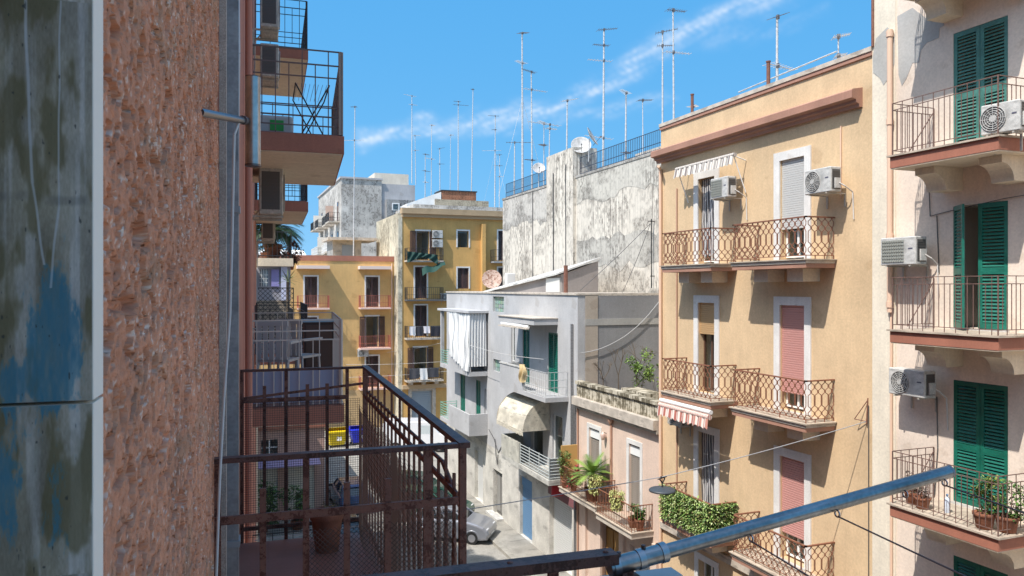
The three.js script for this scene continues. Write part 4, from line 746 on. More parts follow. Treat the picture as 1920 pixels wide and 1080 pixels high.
{
  const ta = 3.22, tb = 6.63, wo = 1.0, y0 = FLR + 0.06;
  part('handrail', bx(ta - 0.022, ta + 0.022, TOPR - 0.012, TOPR + 0.008, 0.004, wo - 0.024), rustTop, NR);
  part('handrail', bx(ta - 0.024, tb + 0.024, TOPR - 0.012, TOPR + 0.012, wo - 0.022, wo + 0.026), rustTop, NR);
  part('handrail', bx(tb - 0.02, tb + 0.02, TOPR - 0.012, TOPR + 0.008, 0.004, wo - 0.024), rustTop, NR);
  part('middle_rail', bx(ta - 0.008, ta + 0.004, 10.475, 10.508, 0.004, wo - 0.02), rustM, NR);
  part('middle_rail', bx(tb - 0.006, tb + 0.006, 10.465, 10.50, 0.004, wo - 0.15), rustM, NR);
  part('middle_rail', mb().bar([tb + 0.02, 10.5, 0.01], [tb + 0.02, 10.59, wo], 0.014, 4), rustM, NR);
  part('middle_rail', bx(ta + 0.1, tb - 0.02, 10.47, 10.5, wo - 0.006, wo + 0.006), rustM, NR);
  part('bottom_rail', bx(ta - 0.006, ta + 0.006, y0 + 0.05, y0 + 0.08, 0.004, wo - 0.02), rustM, NR);
  part('bottom_rail', bx(tb - 0.006, tb + 0.006, y0 + 0.05, y0 + 0.08, 0.004, wo - 0.02), rustM, NR);
  part('bottom_rail', bx(ta + 0.02, tb - 0.02, y0 + 0.05, y0 + 0.08, wo - 0.006, wo + 0.006), rustM, NR);
  const bar = (t, w, top, wd = 0.024) => part('bar', flatBar(mb(), t, w, y0 - 0.055, top, 0.014, wd), rustM, NR);
  [[0.016, 1], [0.184, 0], [0.35, 1], [0.512, 0], [0.68, 0], [0.847, 2]].forEach(([w, k]) => bar(ta + 0.008, w, k ? TOPR - 0.013 : 10.6 + 0.01 * rnd(), k === 2 ? 0.034 : 0.025));
  [[0.016, 1], [0.19, 0], [0.36, 1], [0.53, 0], [0.69, 0], [0.855, 1]].forEach(([w, k]) => bar(tb + 0.014, w, k ? TOPR - 0.013 : 10.6, 0.028));
  for (const t of [ta, tb]) part('corner_post', flatBar(mb(), t + 0.01, wo, y0 - 0.055, TOPR - 0.013, 0.03, 0.03), rustM, NR);
  for (let i = 1; i < 21; i++) part('twisted_bar', twisted(ta + i * 0.1624, wo, y0 - 0.055, i % 2 ? 10.57 : TOPR - 0.013, 0.0068, 9.8, 10.33, 2.5), rustM, NR);
  // scroll strap from the near corner up to the middle of the outer side
  part('brace', mb().bar([ta + 0.1, 10.44, wo + 0.012], [ta + 0.45, 10.56, wo + 0.012], 0.012, 5).bar([ta + 0.45, 10.56, wo + 0.012], [tb - 0.1, 10.53, wo + 0.012], 0.011, 5), rustM, NR);
  const meshM = M(0.07, 0.05, 0.04, { rough: 0.7 });
  const net = (A, du, dv, nu, nv, r) => { const m = mb(); for (let i = 0; i <= nu; i++) m.bar(A(i * du, 0), A(i * du, nv * dv), r, 4); for (let j = 0; j <= nv; j++) m.bar(A(0, j * dv), A(nu * du, j * dv), r, 4); return m; };
  const mf = part('wire_mesh', net((u, v) => V(tb - 0.025, y0 + v, 0.03 + u), 0.0185, 0.0185, 50, 59, 0.0017), meshM, NR); mf.userData.kind = 'stuff';
  const mo = part('wire_mesh', net((u, v) => V(ta + 0.1 + u, y0 + v, wo - 0.03 - 0.05 * Math.sin(u * 1.7) ** 2), 0.023, 0.023, 143, 45, 0.0012), M(0.26, 0.15, 0.1, { rough: 0.7 }), NR); mo.userData.kind = 'stuff';
  const dm = mb(); for (let k = -40; k < 60; k++) for (const s of [1, -1]) { const c = k * 0.021; let a = [], f = (w) => (s > 0 ? c + w : c + 0.7 - w); for (let w = 0.34; w <= 0.96; w += 0.62 / 40) { const v = f(w - 0.34); if (v >= 0 && v <= 0.62) a.push(w); } if (a.length > 1) dm.bar([ta + 0.03, y0 + 0.42 + f(a[0] - 0.34), a[0]], [ta + 0.03, y0 + 0.42 + f(a[a.length - 1] - 0.34), a[a.length - 1]], 0.0013, 4); }
  const md = part('wire_mesh', dm, meshM, NR); md.userData.kind = 'stuff';
}
const OR = thing('balcony_railing', 'brown iron railing end of the nearest balcony carrying the clothes pole', 'railing', LP, LT);
{
  const t = 1.765, wo = 1.055, y0 = FLR + 0.06;
  part('handrail', bx(t - 0.026, t + 0.026, TOPR - 0.014, TOPR + 0.012, 0.004, wo - 0.03), rustTop, OR);
  part('handrail', bx(-1.35, t + 0.026, TOPR - 0.075, TOPR - 0.05, wo - 0.028, wo + 0.03), rustTop, OR);
  for (let i = 0; i < 6; i++) part('bar', flatBar(mb(), t, 0.02 + i * 0.168, y0 - 0.055, TOPR - 0.015, 0.014, 0.025), rustM, OR);
  for (let i = 0; i < 18; i++) part('twisted_bar', twisted(t - 0.165 - i * 0.168, wo, y0 - 0.055, TOPR - 0.076, 0.0068, 9.8, 10.33, 2.5), rustM, OR);
  part('corner_post', flatBar(mb(), t, wo, y0 - 0.055, TOPR - 0.015, 0.03, 0.03), rustM, OR);
  part('bottom_rail', bx(t - 0.006, t + 0.006, y0 + 0.05, y0 + 0.08, 0.004, wo - 0.02), rustM, OR);
  for (const w of [0.45, 0.75, 1.0]) part('rivet', mb().add(new THREE.SphereGeometry(0.008, 8, 6), new THREE.Matrix4().makeScale(1, 0.5, 1).setPosition(t, TOPR + 0.012, w)), rustM, OR);
}
// clothes pole: aluminium tube clamped to the rail corner, reaching out over the street
const alu = M(0.45, 0.44, 0.43, { rough: 0.3, metal: 1, map: tMetal, ms: 0.5 });
const CP = thing('clothes_pole', 'shiny aluminium clothes-line pole clamped to the nearest railing, reaching over the street', 'pole', LP, LT);
{
  const a = V(1.765, 10.705, 1.03), b = V(1.765, 10.862, 2.095), at = (s) => a.clone().lerp(b, s);
  part('tube', mb().bar(a, b, 0.0188, 28), alu, CP);
  part('tube_end', mb().bar(at(0.9995), at(1.006), 0.0191, 28), M(0.3, 0.3, 0.3, { rough: 0.5, metal: 0.8 }), CP);
  part('sleeve', mb().bar(at(-0.02), at(0.13), 0.0235, 20), alu, CP, 'wider clamp sleeve at the rail');
  for (const s of [0.0, 0.065, 0.125]) part('clamp_band', mb().bar(at(s - 0.012), at(s + 0.004), 0.0258, 20), M(0.36, 0.37, 0.38, { rough: 0.35, metal: 1 }), CP);
  for (const s of [0.005, 0.07]) part('bolt', mb().bar(at(s).add(V(0, 0.0245, 0)), at(s).add(V(0, 0.033, 0)), 0.006, 6), M(0.1, 0.08, 0.08, { rough: 0.5, metal: 0.6 }), CP);
  part('bracket', bx(1.735, 1.795, 10.64, 10.672, 0.98, 1.2), M(0.4, 0.42, 0.42, { rough: 0.4, metal: 0.9 }), CP);
  for (const s of [0.36, 0.62, 0.84, 0.975]) { const p = at(s); part('eyelet', mb().add(new THREE.TorusGeometry(0.009, 0.0025, 6, 14), new THREE.Matrix4().makeTranslation(p.x - 0.012, p.y - 0.023, p.z)), M(0.6, 0.6, 0.6, { rough: 0.3, metal: 1 }), CP); }
  [['first clothes line under the aluminium pole, nearest the railing', 0.36], ['second clothes line under the aluminium pole', 0.62], ['clothes line at the outer tip of the aluminium pole', 0.975]].forEach(([label, s]) => {
    const p = at(s), pts = []; for (let i = 0; i <= 10; i++) { const f = i / 10; pts.push(V(p.x - 0.015 - f * 3.0, p.y - 0.03 - 0.05 * Math.sin(Math.PI * f), p.z)); }
    single('clothes_line', label, 'line', mb().poly(pts, 0.0024, 6), M(0.2, 0.19, 0.19, { rough: 0.7 }), 'clothes lines on the aluminium pole', LP, LT);
  });
}
{ // steel tube on a bracket fixed to the render
  const f = thing('steel_tube_bracket', 'short upright stainless steel tube on a rod fixed to the terracotta wall', 'bracket', LP, LT);
  const steel = M(0.66, 0.62, 0.57, { rough: 0.34, metal: 1, map: tMetal, ms: 0.9 });
  part('tube', mb().bar([3.1, 11.87, 0.148], [3.1, 12.2, 0.148], 0.0285, 28), steel, f); part('tube_rim', mb().bar([3.1, 12.2, 0.148], [3.1, 12.203, 0.148], 0.0287, 28).bar([3.1, 11.862, 0.148], [3.1, 11.87, 0.148], 0.0295, 28), M(0.15, 0.13, 0.12, { rough: 0.4, metal: 0.8 }), f);
  part('rod', mb().bar([2.72, 11.975, -0.01], [3.09, 12.03, 0.125], 0.0135, 16), M(0.28, 0.29, 0.31, { rough: 0.35, metal: 0.9 }), f); part('collar', mb().bar([3.05, 12.026, 0.112], [3.075, 12.03, 0.12], 0.017, 14), M(0.12, 0.1, 0.1, { rough: 0.5 }), f);
  single('hanging_cable', 'thin pale cable hanging down beside the square downpipe', 'cable', mb().poly([[3.02, 12.01, 0.1], [3.0, 11.96, 0.085], [3.0, 11.6, 0.078], [3.0, 11.3, 0.07], [3.0, 11.0, 0.05], [3.0, 10.7, 0.035], [3.0, 10.3, 0.022], [3.0, 9.9, 0.02]], 0.0052, 8), mt.wireLight, undefined, LP, LT);
}
// ---------------------------------------------------------------- air conditioners (local: x along wall, z out of wall, origin at bottom centre on the wall)
const W3 = (lat, y, st) => [lat, y, -st];
const RT = -Math.PI / 2;
function acUnit(label, pos, turn, o = {}) {
  const { w = 0.78, h = 0.55, d = 0.3, mat = mt.ac, gap = 0.12, group = 'air conditioners on the walls', open = false } = o;
  const g = thing('air_conditioner', label, 'air conditioner', pos, turn, group);
  part('casing', toLocal(new RoundedBoxGeometry(w, h, d, 2, 0.025), 0, h / 2, gap + d / 2), mat, g);
  const cx = -w * 0.17, r = h * 0.4, zf = gap + d;
  if (o.square) part('front_grille', (() => { const m = bx(-w / 2 + 0.05, w * 0.18, 0.06, h - 0.06, zf - 0.01, zf + 0.003); for (let i = 0; i < 9; i++) m.box(-w / 2 + 0.05 + i * 0.056, -w / 2 + 0.062 + i * 0.056, 0.06, h - 0.06, zf + 0.004, zf + 0.014); for (let i = 0; i < 7; i++) m.box(-w / 2 + 0.05, w * 0.18, 0.07 + i * 0.065, 0.078 + i * 0.065, zf + 0.015, zf + 0.022); return m; })(), M(0.3, 0.31, 0.28, { rough: 0.6 }), g);
  else {
    part('fan_opening', mb().add(new THREE.CylinderGeometry(r, r, 0.012, 28), new THREE.Matrix4().makeRotationX(Math.PI / 2).setPosition(cx, h / 2, zf + 0.002)), M(0.1, 0.1, 0.1, { rough: 0.7 }), g);
    const fg = mb(); for (const k of [1, 0.82, 0.64, 0.46, 0.28]) fg.add(new THREE.TorusGeometry(r * k, 0.006, 5, 28), new THREE.Matrix4().makeTranslation(cx, h / 2, zf + 0.014)); for (let i = 0; i < 6; i++) { const a = i * Math.PI / 6; fg.bar([cx - r * Math.cos(a), h / 2 - r * Math.sin(a), zf + 0.014], [cx + r * Math.cos(a), h / 2 + r * Math.sin(a), zf + 0.014], 0.005, 4); }
    part('fan_guard', fg, mat, g);
    part('fan_hub', mb().add(new THREE.CylinderGeometry(0.05, 0.05, 0.02, 16), new THREE.Matrix4().makeRotationX(Math.PI / 2).setPosition(cx, h / 2, zf + 0.012)), mat, g);
  }
  part('badge', bx(w * 0.3, w * 0.42, h * 0.55, h * 0.6, zf, zf + 0.004), M(0.1, 0.1, 0.14, { rough: 0.5 }), g);
  const vM = M(0.1, 0.095, 0.09, { rough: 0.6 }); for (const sx of [1, -1]) { const ev = bx(sx * w / 2 - 0.002, sx * w / 2 + 0.002, 0.06, h - 0.06, gap + 0.035, zf - 0.045); for (let i = 0; i < 9; i++) ev.box(sx > 0 ? w / 2 : -w / 2 - 0.008, sx > 0 ? w / 2 + 0.008 : -w / 2, 0.075 + i * 0.045, 0.095 + i * 0.045, gap + 0.04, zf - 0.05); part('side_vent', ev, vM, g); }
  part('valve_cover', bx(w / 2 + 0.007, w / 2 + 0.04, 0.08, 0.3, gap + 0.05, gap + 0.2), mat, g);
  for (const s of [-1, 1]) part('wall_bracket', mb().box(s * w * 0.33 - 0.015, s * w * 0.33 + 0.015, -0.03, -0.002, 0, zf).box(s * w * 0.33 - 0.015, s * w * 0.33 + 0.015, -0.3, -0.032, 0, 0.03), mt.acOld, g);
  part('hose', mb().poly([[w / 2 + 0.03, 0.2, gap + 0.1], [w / 2 + 0.1, 0.12, gap], [w / 2 + 0.1, 0.0, 0.03], [w / 2 + 0.12, -0.6, 0.02]], 0.014, 6), mt.wireLight, g);
  return g;
}
acUnit('grey-fronted air conditioner beside the striped awning on the orange wall', W3(13, 13.78, 17.2), RT, { w: 0.74, square: true, gap: 0.25 });
acUnit('round-fan air conditioner beside the grey roller shutter, top floor of orange house', W3(13, 13.5, 13.6), RT, { w: 0.8, gap: 0.25 });
acUnit('air conditioner tucked under the pink striped awning', W3(13, 7.35, 19.55), RT, { w: 0.72, mat: mt.acOld });
acUnit('air conditioner with grey grille beside the half-open green shutters', W3(13, 11.85, 11.5), RT, { w: 0.84, h: 0.55, square: true, gap: 0.18 });
acUnit('air conditioner with yellowed fan and blue panel on the cream wall', W3(13, 9.3, 11.3), RT, { w: 0.84, h: 0.52, gap: 0.18 });
acUnit('white air conditioner standing on the top cream balcony', W3(12.2, 13.93, 8.98), RT + 0.15, { w: 0.62, h: 0.5, d: 0.26, gap: 0 });
const inL = (t, y, w) => { const v = V(t, y, w).applyEuler(new THREE.Euler(0, LT, 0)); return [v.x + LP[0], v.y, v.z + LP[2]]; };
acUnit('beige air conditioner under the splayed left balcony, with slatted end', inL(10.6, 12.33, 0), LT, { mat: mt.acOld, h: 0.6 });
acUnit('beige air conditioner seen through the railing of the splayed left balcony', inL(13.8, 14.9, 0), LT, { mat: mt.acOld });
acUnit('uppermost air conditioner on the terracotta wall at the top edge', inL(13.9, 15.75, 0), LT, { mat: mt.acOld, h: 0.62 });
acUnit('small beige air conditioner at the far corner of the terracotta wall', inL(19.3, 12.5, 0), LT, { mat: mt.acOld, h: 0.6 });
acUnit('upper of two stacked white air conditioners on the ochre block', W3(16.75, 15.45, 61), 0, { w: 0.85, h: 0.62 });
acUnit('lower of two stacked white air conditioners on the ochre block', W3(16.75, 14.7, 61), 0, { w: 0.85, h: 0.62 });
acUnit('air conditioner by the dark balcony of the ochre block', W3(17.45, 10.35, 61), 0, { w: 0.85, h: 0.62 });
acUnit('air conditioner between balconies on the low yellow block', W3(11.0, 5.9, 62.5), 0, { w: 0.85, h: 0.62 });

// ---------------------------------------------------------------- awnings, curtains, laundry
function stripeTex(cols, n) { return tex(512, 16, (u) => { const k = Math.floor(u * n) % cols.length; return cols[k]; }); }
function cloth(nu, nv, f, mat) {                  // a thin two-sided cloth sheet from f(u, v) -> Vector3, uv 0..1
  const g = new THREE.BufferGeometry(), P = [], U = [], I = []; for (let j = 0; j <= nv; j++) for (let i = 0; i <= nu; i++) { const p = f(i / nu, j / nv); P.push(p.x, p.y, p.z); U.push(i / nu, j / nv); if (i < nu && j < nv) { const q = j * (nu + 1) + i; I.push(q, q + 1, q + nu + 2, q, q + nu + 2, q + nu + 1); } }
  g.setAttribute('position', new THREE.Float32BufferAttribute(P, 3)); g.setAttribute('uv', new THREE.Float32BufferAttribute(U, 2)); g.setIndex(I); g.computeVertexNormals(); void mat; return g;
}
{
  const stM = new THREE.MeshStandardMaterial({ map: stripeTex([[0.86, 0.84, 0.8], [0.5, 0.47, 0.46], [0.84, 0.8, 0.76], [0.62, 0.6, 0.58]], 44), roughness: 0.9, side: THREE.DoubleSide });
  const a = thing('awning', 'rolled grey striped awning with frilled edge on the top floor of the orange house', 'awning', W3(13, 14.85, 20.93), RT);
  const u0 = 20.93 - 19.45, u1 = 20.93 - 16.7;
  part('roll', mb().bar([u0, 0.02, 0.4], [u1, 0.02, 0.4], 0.055, 12), stM, a);
  part('valance', cloth(90, 6, (u, v) => V(mix(u0, u1, u), -v * (0.24 + 0.02 * Math.sin(u * 90)), 0.45 + 0.02 * Math.sin(u * 75) + v * 0.05), null), stM, a);
  for (const u of [u0 + 0.06, u1 - 0.06]) part('arm', mb().bar([u, 0, 0.4], [u + 0.05, -0.95, 0.06], 0.016, 5).bar([u, 0.0, 0.4], [u, -0.1, 0.02], 0.016, 5), mt.whitePaint, a);
}
{
  const stM = new THREE.MeshStandardMaterial({ map: stripeTex([[0.88, 0.84, 0.8], [0.66, 0.4, 0.36], [0.88, 0.84, 0.8], [0.74, 0.52, 0.46]], 36), roughness: 0.9, side: THREE.DoubleSide });
  const a = thing('awning', 'rolled pink striped awning with wavy edge under the middle balcony of the orange house', 'awning', W3(13, 8.0, 20.93), RT);
  const u0 = 20.93 - 19.55, u1 = 20.93 - 17.1;
  part('cassette', mb().bar([u0, 0.13, 0.86], [u1, 0.13, 0.86], 0.06, 12), mt.whitePaint, a); part('roll', mb().bar([u0, 0.0, 0.9], [u1, 0.0, 0.9], 0.07, 12), stM, a);
  part('valance', cloth(90, 6, (u, v) => V(mix(u0, u1, u), -0.03 - v * (0.26 + 0.03 * Math.sin(u * 70)), 0.96 + 0.025 * Math.sin(u * 60) + v * 0.03), null), stM, a);
}
{
  const a = thing('awning', 'cream scalloped barrel awning over the balcony of the grey house', 'awning', W3(13, 0, 45), RT);
  const u0 = 45 - 32.7, u1 = 45 - 29.5, prof = (v) => { const k = v * Math.PI / 2; return [6.74 - 1.15 * (1 - Math.cos(k)) - 0.1 * v, 0.05 + 1.18 * Math.pow(Math.sin(k), 0.85)]; };
  const am = M(0.86, 0.8, 0.68, { rough: 0.9, map: tConcrete, ms: 0.7, side: THREE.DoubleSide });
  part('cover', cloth(24, 16, (u, v) => { const [y, z] = prof(v); return V(mix(u0, u1, u), y - 0.05 * Math.abs(Math.sin(v * Math.PI * 3)) * Math.sin(u * Math.PI) - 0.03 * vn(u * 9, v * 7, 521), z - 0.07 * Math.abs(Math.sin(v * Math.PI * 3)) * (0.6 + 0.4 * Math.sin(u * 11))); }), am, a);
  for (const u of [u0, u1]) part('end_panel', cloth(10, 16, (s, v) => { const [y, z] = prof(v); return V(u, y, 0.03 + (z - 0.03) * s); }), am, a);
  part('valance', cloth(80, 3, (u, v) => V(mix(u0, u1, u), 5.5 - v * (0.16 + 0.05 * Math.abs(Math.sin(u * 50))), 1.235 + 0.02 * Math.sin(u * 50)), null), am, a);
  const hoop = mb(); for (const f of [0.33, 0.66, 1]) { const e = f * Math.PI / 2; hoop.poly([[u0 + 0.02, prof(f)[0] - 0.03, prof(f)[1] - 0.03], [u1 - 0.02, prof(f)[0] - 0.03, prof(f)[1] - 0.03]], 0.014, 5); } part('hoop', hoop, mt.galv, a);
}
{
  const a = thing('awning', 'folded roller awning under the near roof slab of the grey house', 'awning', W3(13, 9.82, 45), RT);
  part('cassette', mb().bar([45 - 32.6, 0, 1.02], [45 - 29.4, -0.02, 1.02], 0.06, 10), mt.whitePaint, a); part('front_bar', bx(45 - 32.7, 45 - 29.3, -0.12, -0.07, 1.04, 1.16), mt.slabEdge, a);
  const c = new THREE.MeshStandardMaterial({ map: stripeTex([[0.9, 0.9, 0.89], [0.82, 0.82, 0.82], [0.9, 0.9, 0.89], [0.66, 0.67, 0.68]], 64), roughness: 0.9, side: THREE.DoubleSide });
  const q = thing('balcony_curtain', 'white gathered curtain hanging over the corner balcony of the grey house', 'curtain', W3(13, 0, 45), RT);
  const f0 = 45 - 40.9, f1 = 45 - 37.42;
  part('front_cloth', cloth(110, 14, (u, v) => V(mix(f0, f1, u) + 0.35 * v * (1 - u) * Math.sin(v * 2.4), 10.1 - v * (2.95 - 0.7 * (1 - u)), 1.0 + (0.07 * Math.sin(u * 52 + v * 2.5 + 2.5 * vn(u * 9, v * 3, 501)) + 0.05 * Math.sin(u * 121 - v * 3)) * (0.4 + v * 0.6) + 0.12 * v + 0.1 * (vn(u * 5, v * 4, 503) - 0.5)), null), c, q);
  part('end_cloth', cloth(40, 14, (u, v) => V(f1 + 0.04 * Math.sin(u * 38 + v), 10.1 - v * 2.7, 1.02 - u * 0.92), null), c, q);
  part('rod', mb().bar([f0 - 1.2, 10.09, 1.0], [f1, 10.09, 1.0], 0.015, 6), mt.galv, q);
}
function laundry(label, pos, turn, items, L) {
  const g = thing('laundry', label, 'laundry', pos, turn, 'laundry on balconies');
  part('line', mb().bar([0, 0, 0], [L, 0, 0], 0.006, 4), mt.wireLight, g);
  let x = 0.08; for (const [w, h, c] of items) { const ph = rnd() * 6; part('cloth', cloth(8, 8, (u, v) => V(x + u * w + 0.02 * Math.sin(v * 4 + ph), -v * h, 0.03 * Math.sin(u * 9 + ph) * (0.3 + v) + 0.012), null), M(...c, { rough: 0.95, side: THREE.DoubleSide }), g); x += w + 0.05; }
  return g;
}
laundry('dark and white washing on the third balcony of the ochre block', W3(14.2, 8.35, 60), 0, [[0.5, 0.7, [0.7, 0.68, 0.68]], [0.55, 0.75, [0.04, 0.04, 0.05]], [0.5, 0.55, [0.72, 0.68, 0.7]], [0.8, 0.8, [0.03, 0.03, 0.04]]], 2.9);
laundry('grey and white washing on the lowest balcony of the ochre block', W3(14.2, 5.0, 60), 0, [[0.8, 0.8, [0.07, 0.07, 0.08]], [0.6, 0.9, [0.7, 0.7, 0.7]], [0.9, 0.75, [0.06, 0.06, 0.07]]], 2.9);
single('tarpaulin', 'crumpled green netting hanging from the top balcony of the ochre block', 'tarpaulin', cloth(30, 10, (u, v) => V(u * 2.5, -v * (0.62 + 0.3 * Math.sin(u * 5 + 2)) - 0.25 * u, 0.08 * Math.sin(u * 29 + v * 6) + 0.05), null), M(0.012, 0.05, 0.04, { rough: 0.8, side: THREE.DoubleSide }), undefined, W3(14.1, 14.3, 60.02));
single('tarpaulin', 'loose green sheet drooping below the top balcony of the ochre block', 'tarpaulin', cloth(16, 8, (u, v) => V(u * 1.9, u * 0.55 - v * (0.6 - 0.3 * u) + 0.1 * Math.sin(u * 9), 0.3 * v + 0.05 * Math.sin(u * 12)), null), M(0.012, 0.06, 0.045, { rough: 0.8, side: THREE.DoubleSide }), undefined, W3(15.3, 12.95, 60.1));
single('cloth', 'yellow cloth tied to the railing of the grey house', 'cloth', cloth(10, 12, (u, v) => V(u * 0.5 + 0.08 * Math.sin(v * 5), -v * 0.75, 0.1 * Math.sin(u * 9 + v * 3)), null), M(0.72, 0.55, 0.3, { rough: 0.95, side: THREE.DoubleSide }), undefined, W3(11.98, 8.2, 30.3), RT);

// ---------------------------------------------------------------- plants
function leafCloud(n, sampler, size, cols, elong = 1.6) {   // many small bent leaves in one mesh with vertex colours
  const m = mb(); m.c = [];
  for (let i = 0; i < n; i++) {
    const { p, up } = sampler(i), a = rnd() * Math.PI * 2, e = rr(-0.7, 0.9);
    const d = V(Math.cos(a) * Math.cos(e), Math.sin(e), Math.sin(a) * Math.cos(e)); if (up) d.add(up).normalize();
    const s = size * rr(0.6, 1.3), sd = V(0, 1, 0).cross(d); if (sd.lengthSq() < 0.01) sd.set(1, 0, 0); sd.normalize(); const nn = d.clone().cross(sd);
    const tip = p.clone().addScaledVector(d, s * elong).addScaledVector(nn, -s * 0.2), L = p.clone().addScaledVector(d, s * elong * 0.5).addScaledVector(sd, s * 0.42).addScaledVector(nn, s * 0.12), R = p.clone().addScaledVector(d, s * elong * 0.5).addScaledVector(sd, -s * 0.42).addScaledVector(nn, s * 0.12);
    m.tri(p, L, tip); m.tri(p, tip, R);
    const c = cols[Math.floor(rnd() * cols.length)], k = rr(0.8, 1.2); for (let q = 0; q < 6; q++) m.c.push(c[0] * k, c[1] * k, c[2] * k);
  }
  return m;
}
const leafM = new THREE.MeshPhysicalMaterial({ vertexColors: true, roughness: 0.6, side: THREE.DoubleSide, transmission: 0.0 });
const GREEN = [[0.05, 0.12, 0.02], [0.08, 0.17, 0.025], [0.12, 0.22, 0.04], [0.04, 0.09, 0.02]];
const inEll = (c, r) => () => { let q; do q = V(rr(-1, 1), rr(-1, 1), rr(-1, 1)); while (q.lengthSq() > 1 || (q.lengthSq() < 0.16 && rnd() < 0.6)); return { p: V(c[0] + q.x * r[0], c[1] + q.y * r[1], c[2] + q.z * r[2]), up: q.clone().multiplyScalar(0.6) }; };
{ // artificial ivy screen on the lowest balcony of the orange house
  const h = thing('ivy_screen', 'leafy green hedge screen covering the lower balcony railing of the orange house', 'hedge', W3(13, 4.76, 20.93), RT);
  const a = 20.93 - 19.5, b = 20.93 - 17.18;
  part('foliage', leafCloud(6500, () => { const s = rnd() * (b - a + 0.8), front = s < b - a, x = front ? a + s : b + rr(-0.02, 0.07), z = front ? 0.86 + rr(-0.03, 0.08) : 0.84 - (s - (b - a)); const hh = 0.86 + 0.12 * vn(x * 6, z * 6, 611); return { p: V(x, rr(0.0, hh), z + 0.06 * (vn(x * 5, s * 3, 613) - 0.5)), up: front ? V(0, rr(-0.8, 0.3), 0.7) : V(0.7, rr(-0.8, 0.3), 0) }; }, 0.055, [[0.28, 0.4, 0.1], [0.36, 0.48, 0.16], [0.14, 0.25, 0.05], [0.5, 0.58, 0.3], [0.07, 0.15, 0.03], [0.22, 0.2, 0.07]], 1.5), leafM, h);
  part('backing_net', bx(a, b, 0.04, 0.9, 0.815, 0.82).box(b - 0.01, b - 0.006, 0.04, 0.9, 0.06, 0.81), M(0.05, 0.09, 0.03, { rough: 0.9 }), h);
}
function pot(parent, x, y, z, r, h, mat = mt.clay) { part('pot', mb().lathe([[0.001, 0], [r * 0.72, 0], [r * 0.95, h * 0.82], [r * 1.06, h * 0.82], [r * 1.08, h], [r * 0.95, h], [r * 0.93, h * 0.9], [0.001, h * 0.9]], x, y, z, 20), mat, parent); }
function bush(label, pos, r, o = {}) {
  const { n = 900, size = 0.06, cols = GREEN, ph = 0.3, pr = 0.18, turn = 0, stems = 4, sy = 1, group = 'potted plants', lift = 0 } = o;
  const g = thing('potted_plant', label, 'plant', pos, turn, group);
  pot(g, 0, 0, 0, pr, ph); const c = [0, ph + lift + r * sy * 0.9, 0]; const clumps = Array.from({ length: 9 }, (_, i) => { const a = rnd() * 6.28, q = 0.25 + 0.6 * rnd(), k = r * rr(0.22, 0.48); return inEll([q * r * Math.cos(a), c[1] + r * sy * rr(-0.75, 0.95), q * r * Math.sin(a)], [k, k * rr(0.9, 1.6), k]); }); part('foliage', leafCloud(n, () => clumps[Math.floor(rnd() * 9)](), size, cols), leafM, g);
  const s = mb(); for (let i = 0; i < stems; i++) { const a = i / stems * 6.28; s.bar([0.02 * Math.cos(a), ph * 0.85, 0.02 * Math.sin(a)], [r * 0.5 * Math.cos(a), c[1], r * 0.5 * Math.sin(a)], 0.012, 5, 0.005); } part('stem', s, mt.stem, g);
  return g;
}
function palm(name, label, pos, o) {
  const { fr = 26, len = 0.75, trunk = 0.4, droop = 0.5, lw = 0.22, cols = [[0.10, 0.17, 0.03], [0.16, 0.24, 0.05], [0.07, 0.12, 0.02]], potR = 0.22, potH = 0.3, turn = 0, leafN = 16 } = o;
  const g = thing(name, label, 'palm', pos, turn);
  if (potR) pot(g, 0, 0, 0, potR, potH);
  part('trunk', mb().bar([0, potH * 0.8, 0], [0, potH + trunk, 0], 0.09 * len / 0.75, 9, 0.07 * len / 0.75), mt.stem, g);
  const m = mb(); m.c = [];
  for (let i = 0; i < fr; i++) {
    const a = i * 2.39996, e = mix(1.2, -0.15, (i / fr) ** 0.8), L = len * rr(0.8, 1.1); let p = V(0, potH + trunk, 0), d = V(Math.cos(a) * Math.cos(e), Math.sin(e), Math.sin(a) * Math.cos(e));
    const c = cols[i % cols.length];
    for (let k = 0; k < leafN; k++) {
      const q = p.clone().addScaledVector(d, L / leafN); const sd = V(0, 1, 0).cross(d).normalize(), w = lw * Math.sin(Math.PI * (k + 1.5) / (leafN + 2)) * len / 0.75;
      for (const s of [1, -1]) { const tip = q.clone().addScaledVector(sd, s * w).addScaledVector(d, w * 0.9).add(V(0, -w * 0.12, 0)), b2 = p.clone(), b3 = q.clone(); m.tri(b2, b3, tip); for (let z = 0; z < 3; z++) m.c.push(...c.map((v) => v * rr(0.85, 1.15))); }
      p = q; d.y -= droop / leafN; d.normalize();
    }
  }
  part('fronds', m, leafM, g); return g;
}
palm('cycad', 'bright green cycad palm in a pot on the pink house balcony', W3(12.45, 3.86, 24.6), { fr: 34, len: 0.85, trunk: 0.5, lw: 0.2, droop: 0.8, cols: [[0.16, 0.26, 0.04], [0.24, 0.36, 0.07], [0.1, 0.17, 0.03]], potR: 0.26, potH: 0.45 });
palm('palm_tree', 'dark palm in a pot on the roof balcony beyond the terracotta building', inL(27.2, 12.37, 0.45), { fr: 40, len: 1.15, trunk: 0.55, lw: 0.3, droop: 1.2, cols: [[0.02, 0.05, 0.015], [0.035, 0.07, 0.02]], potR: 0.3, potH: 0.5 });
palm('yucca', 'thin-stemmed yucca standing against the low yellow block', inL(22.9, 9.79, 0.82), { fr: 26, len: 0.42, trunk: 1.55, lw: 0.06, droop: 0.5, cols: [[0.07, 0.1, 0.02], [0.1, 0.13, 0.03]], potR: 0.16, potH: 0.25 });
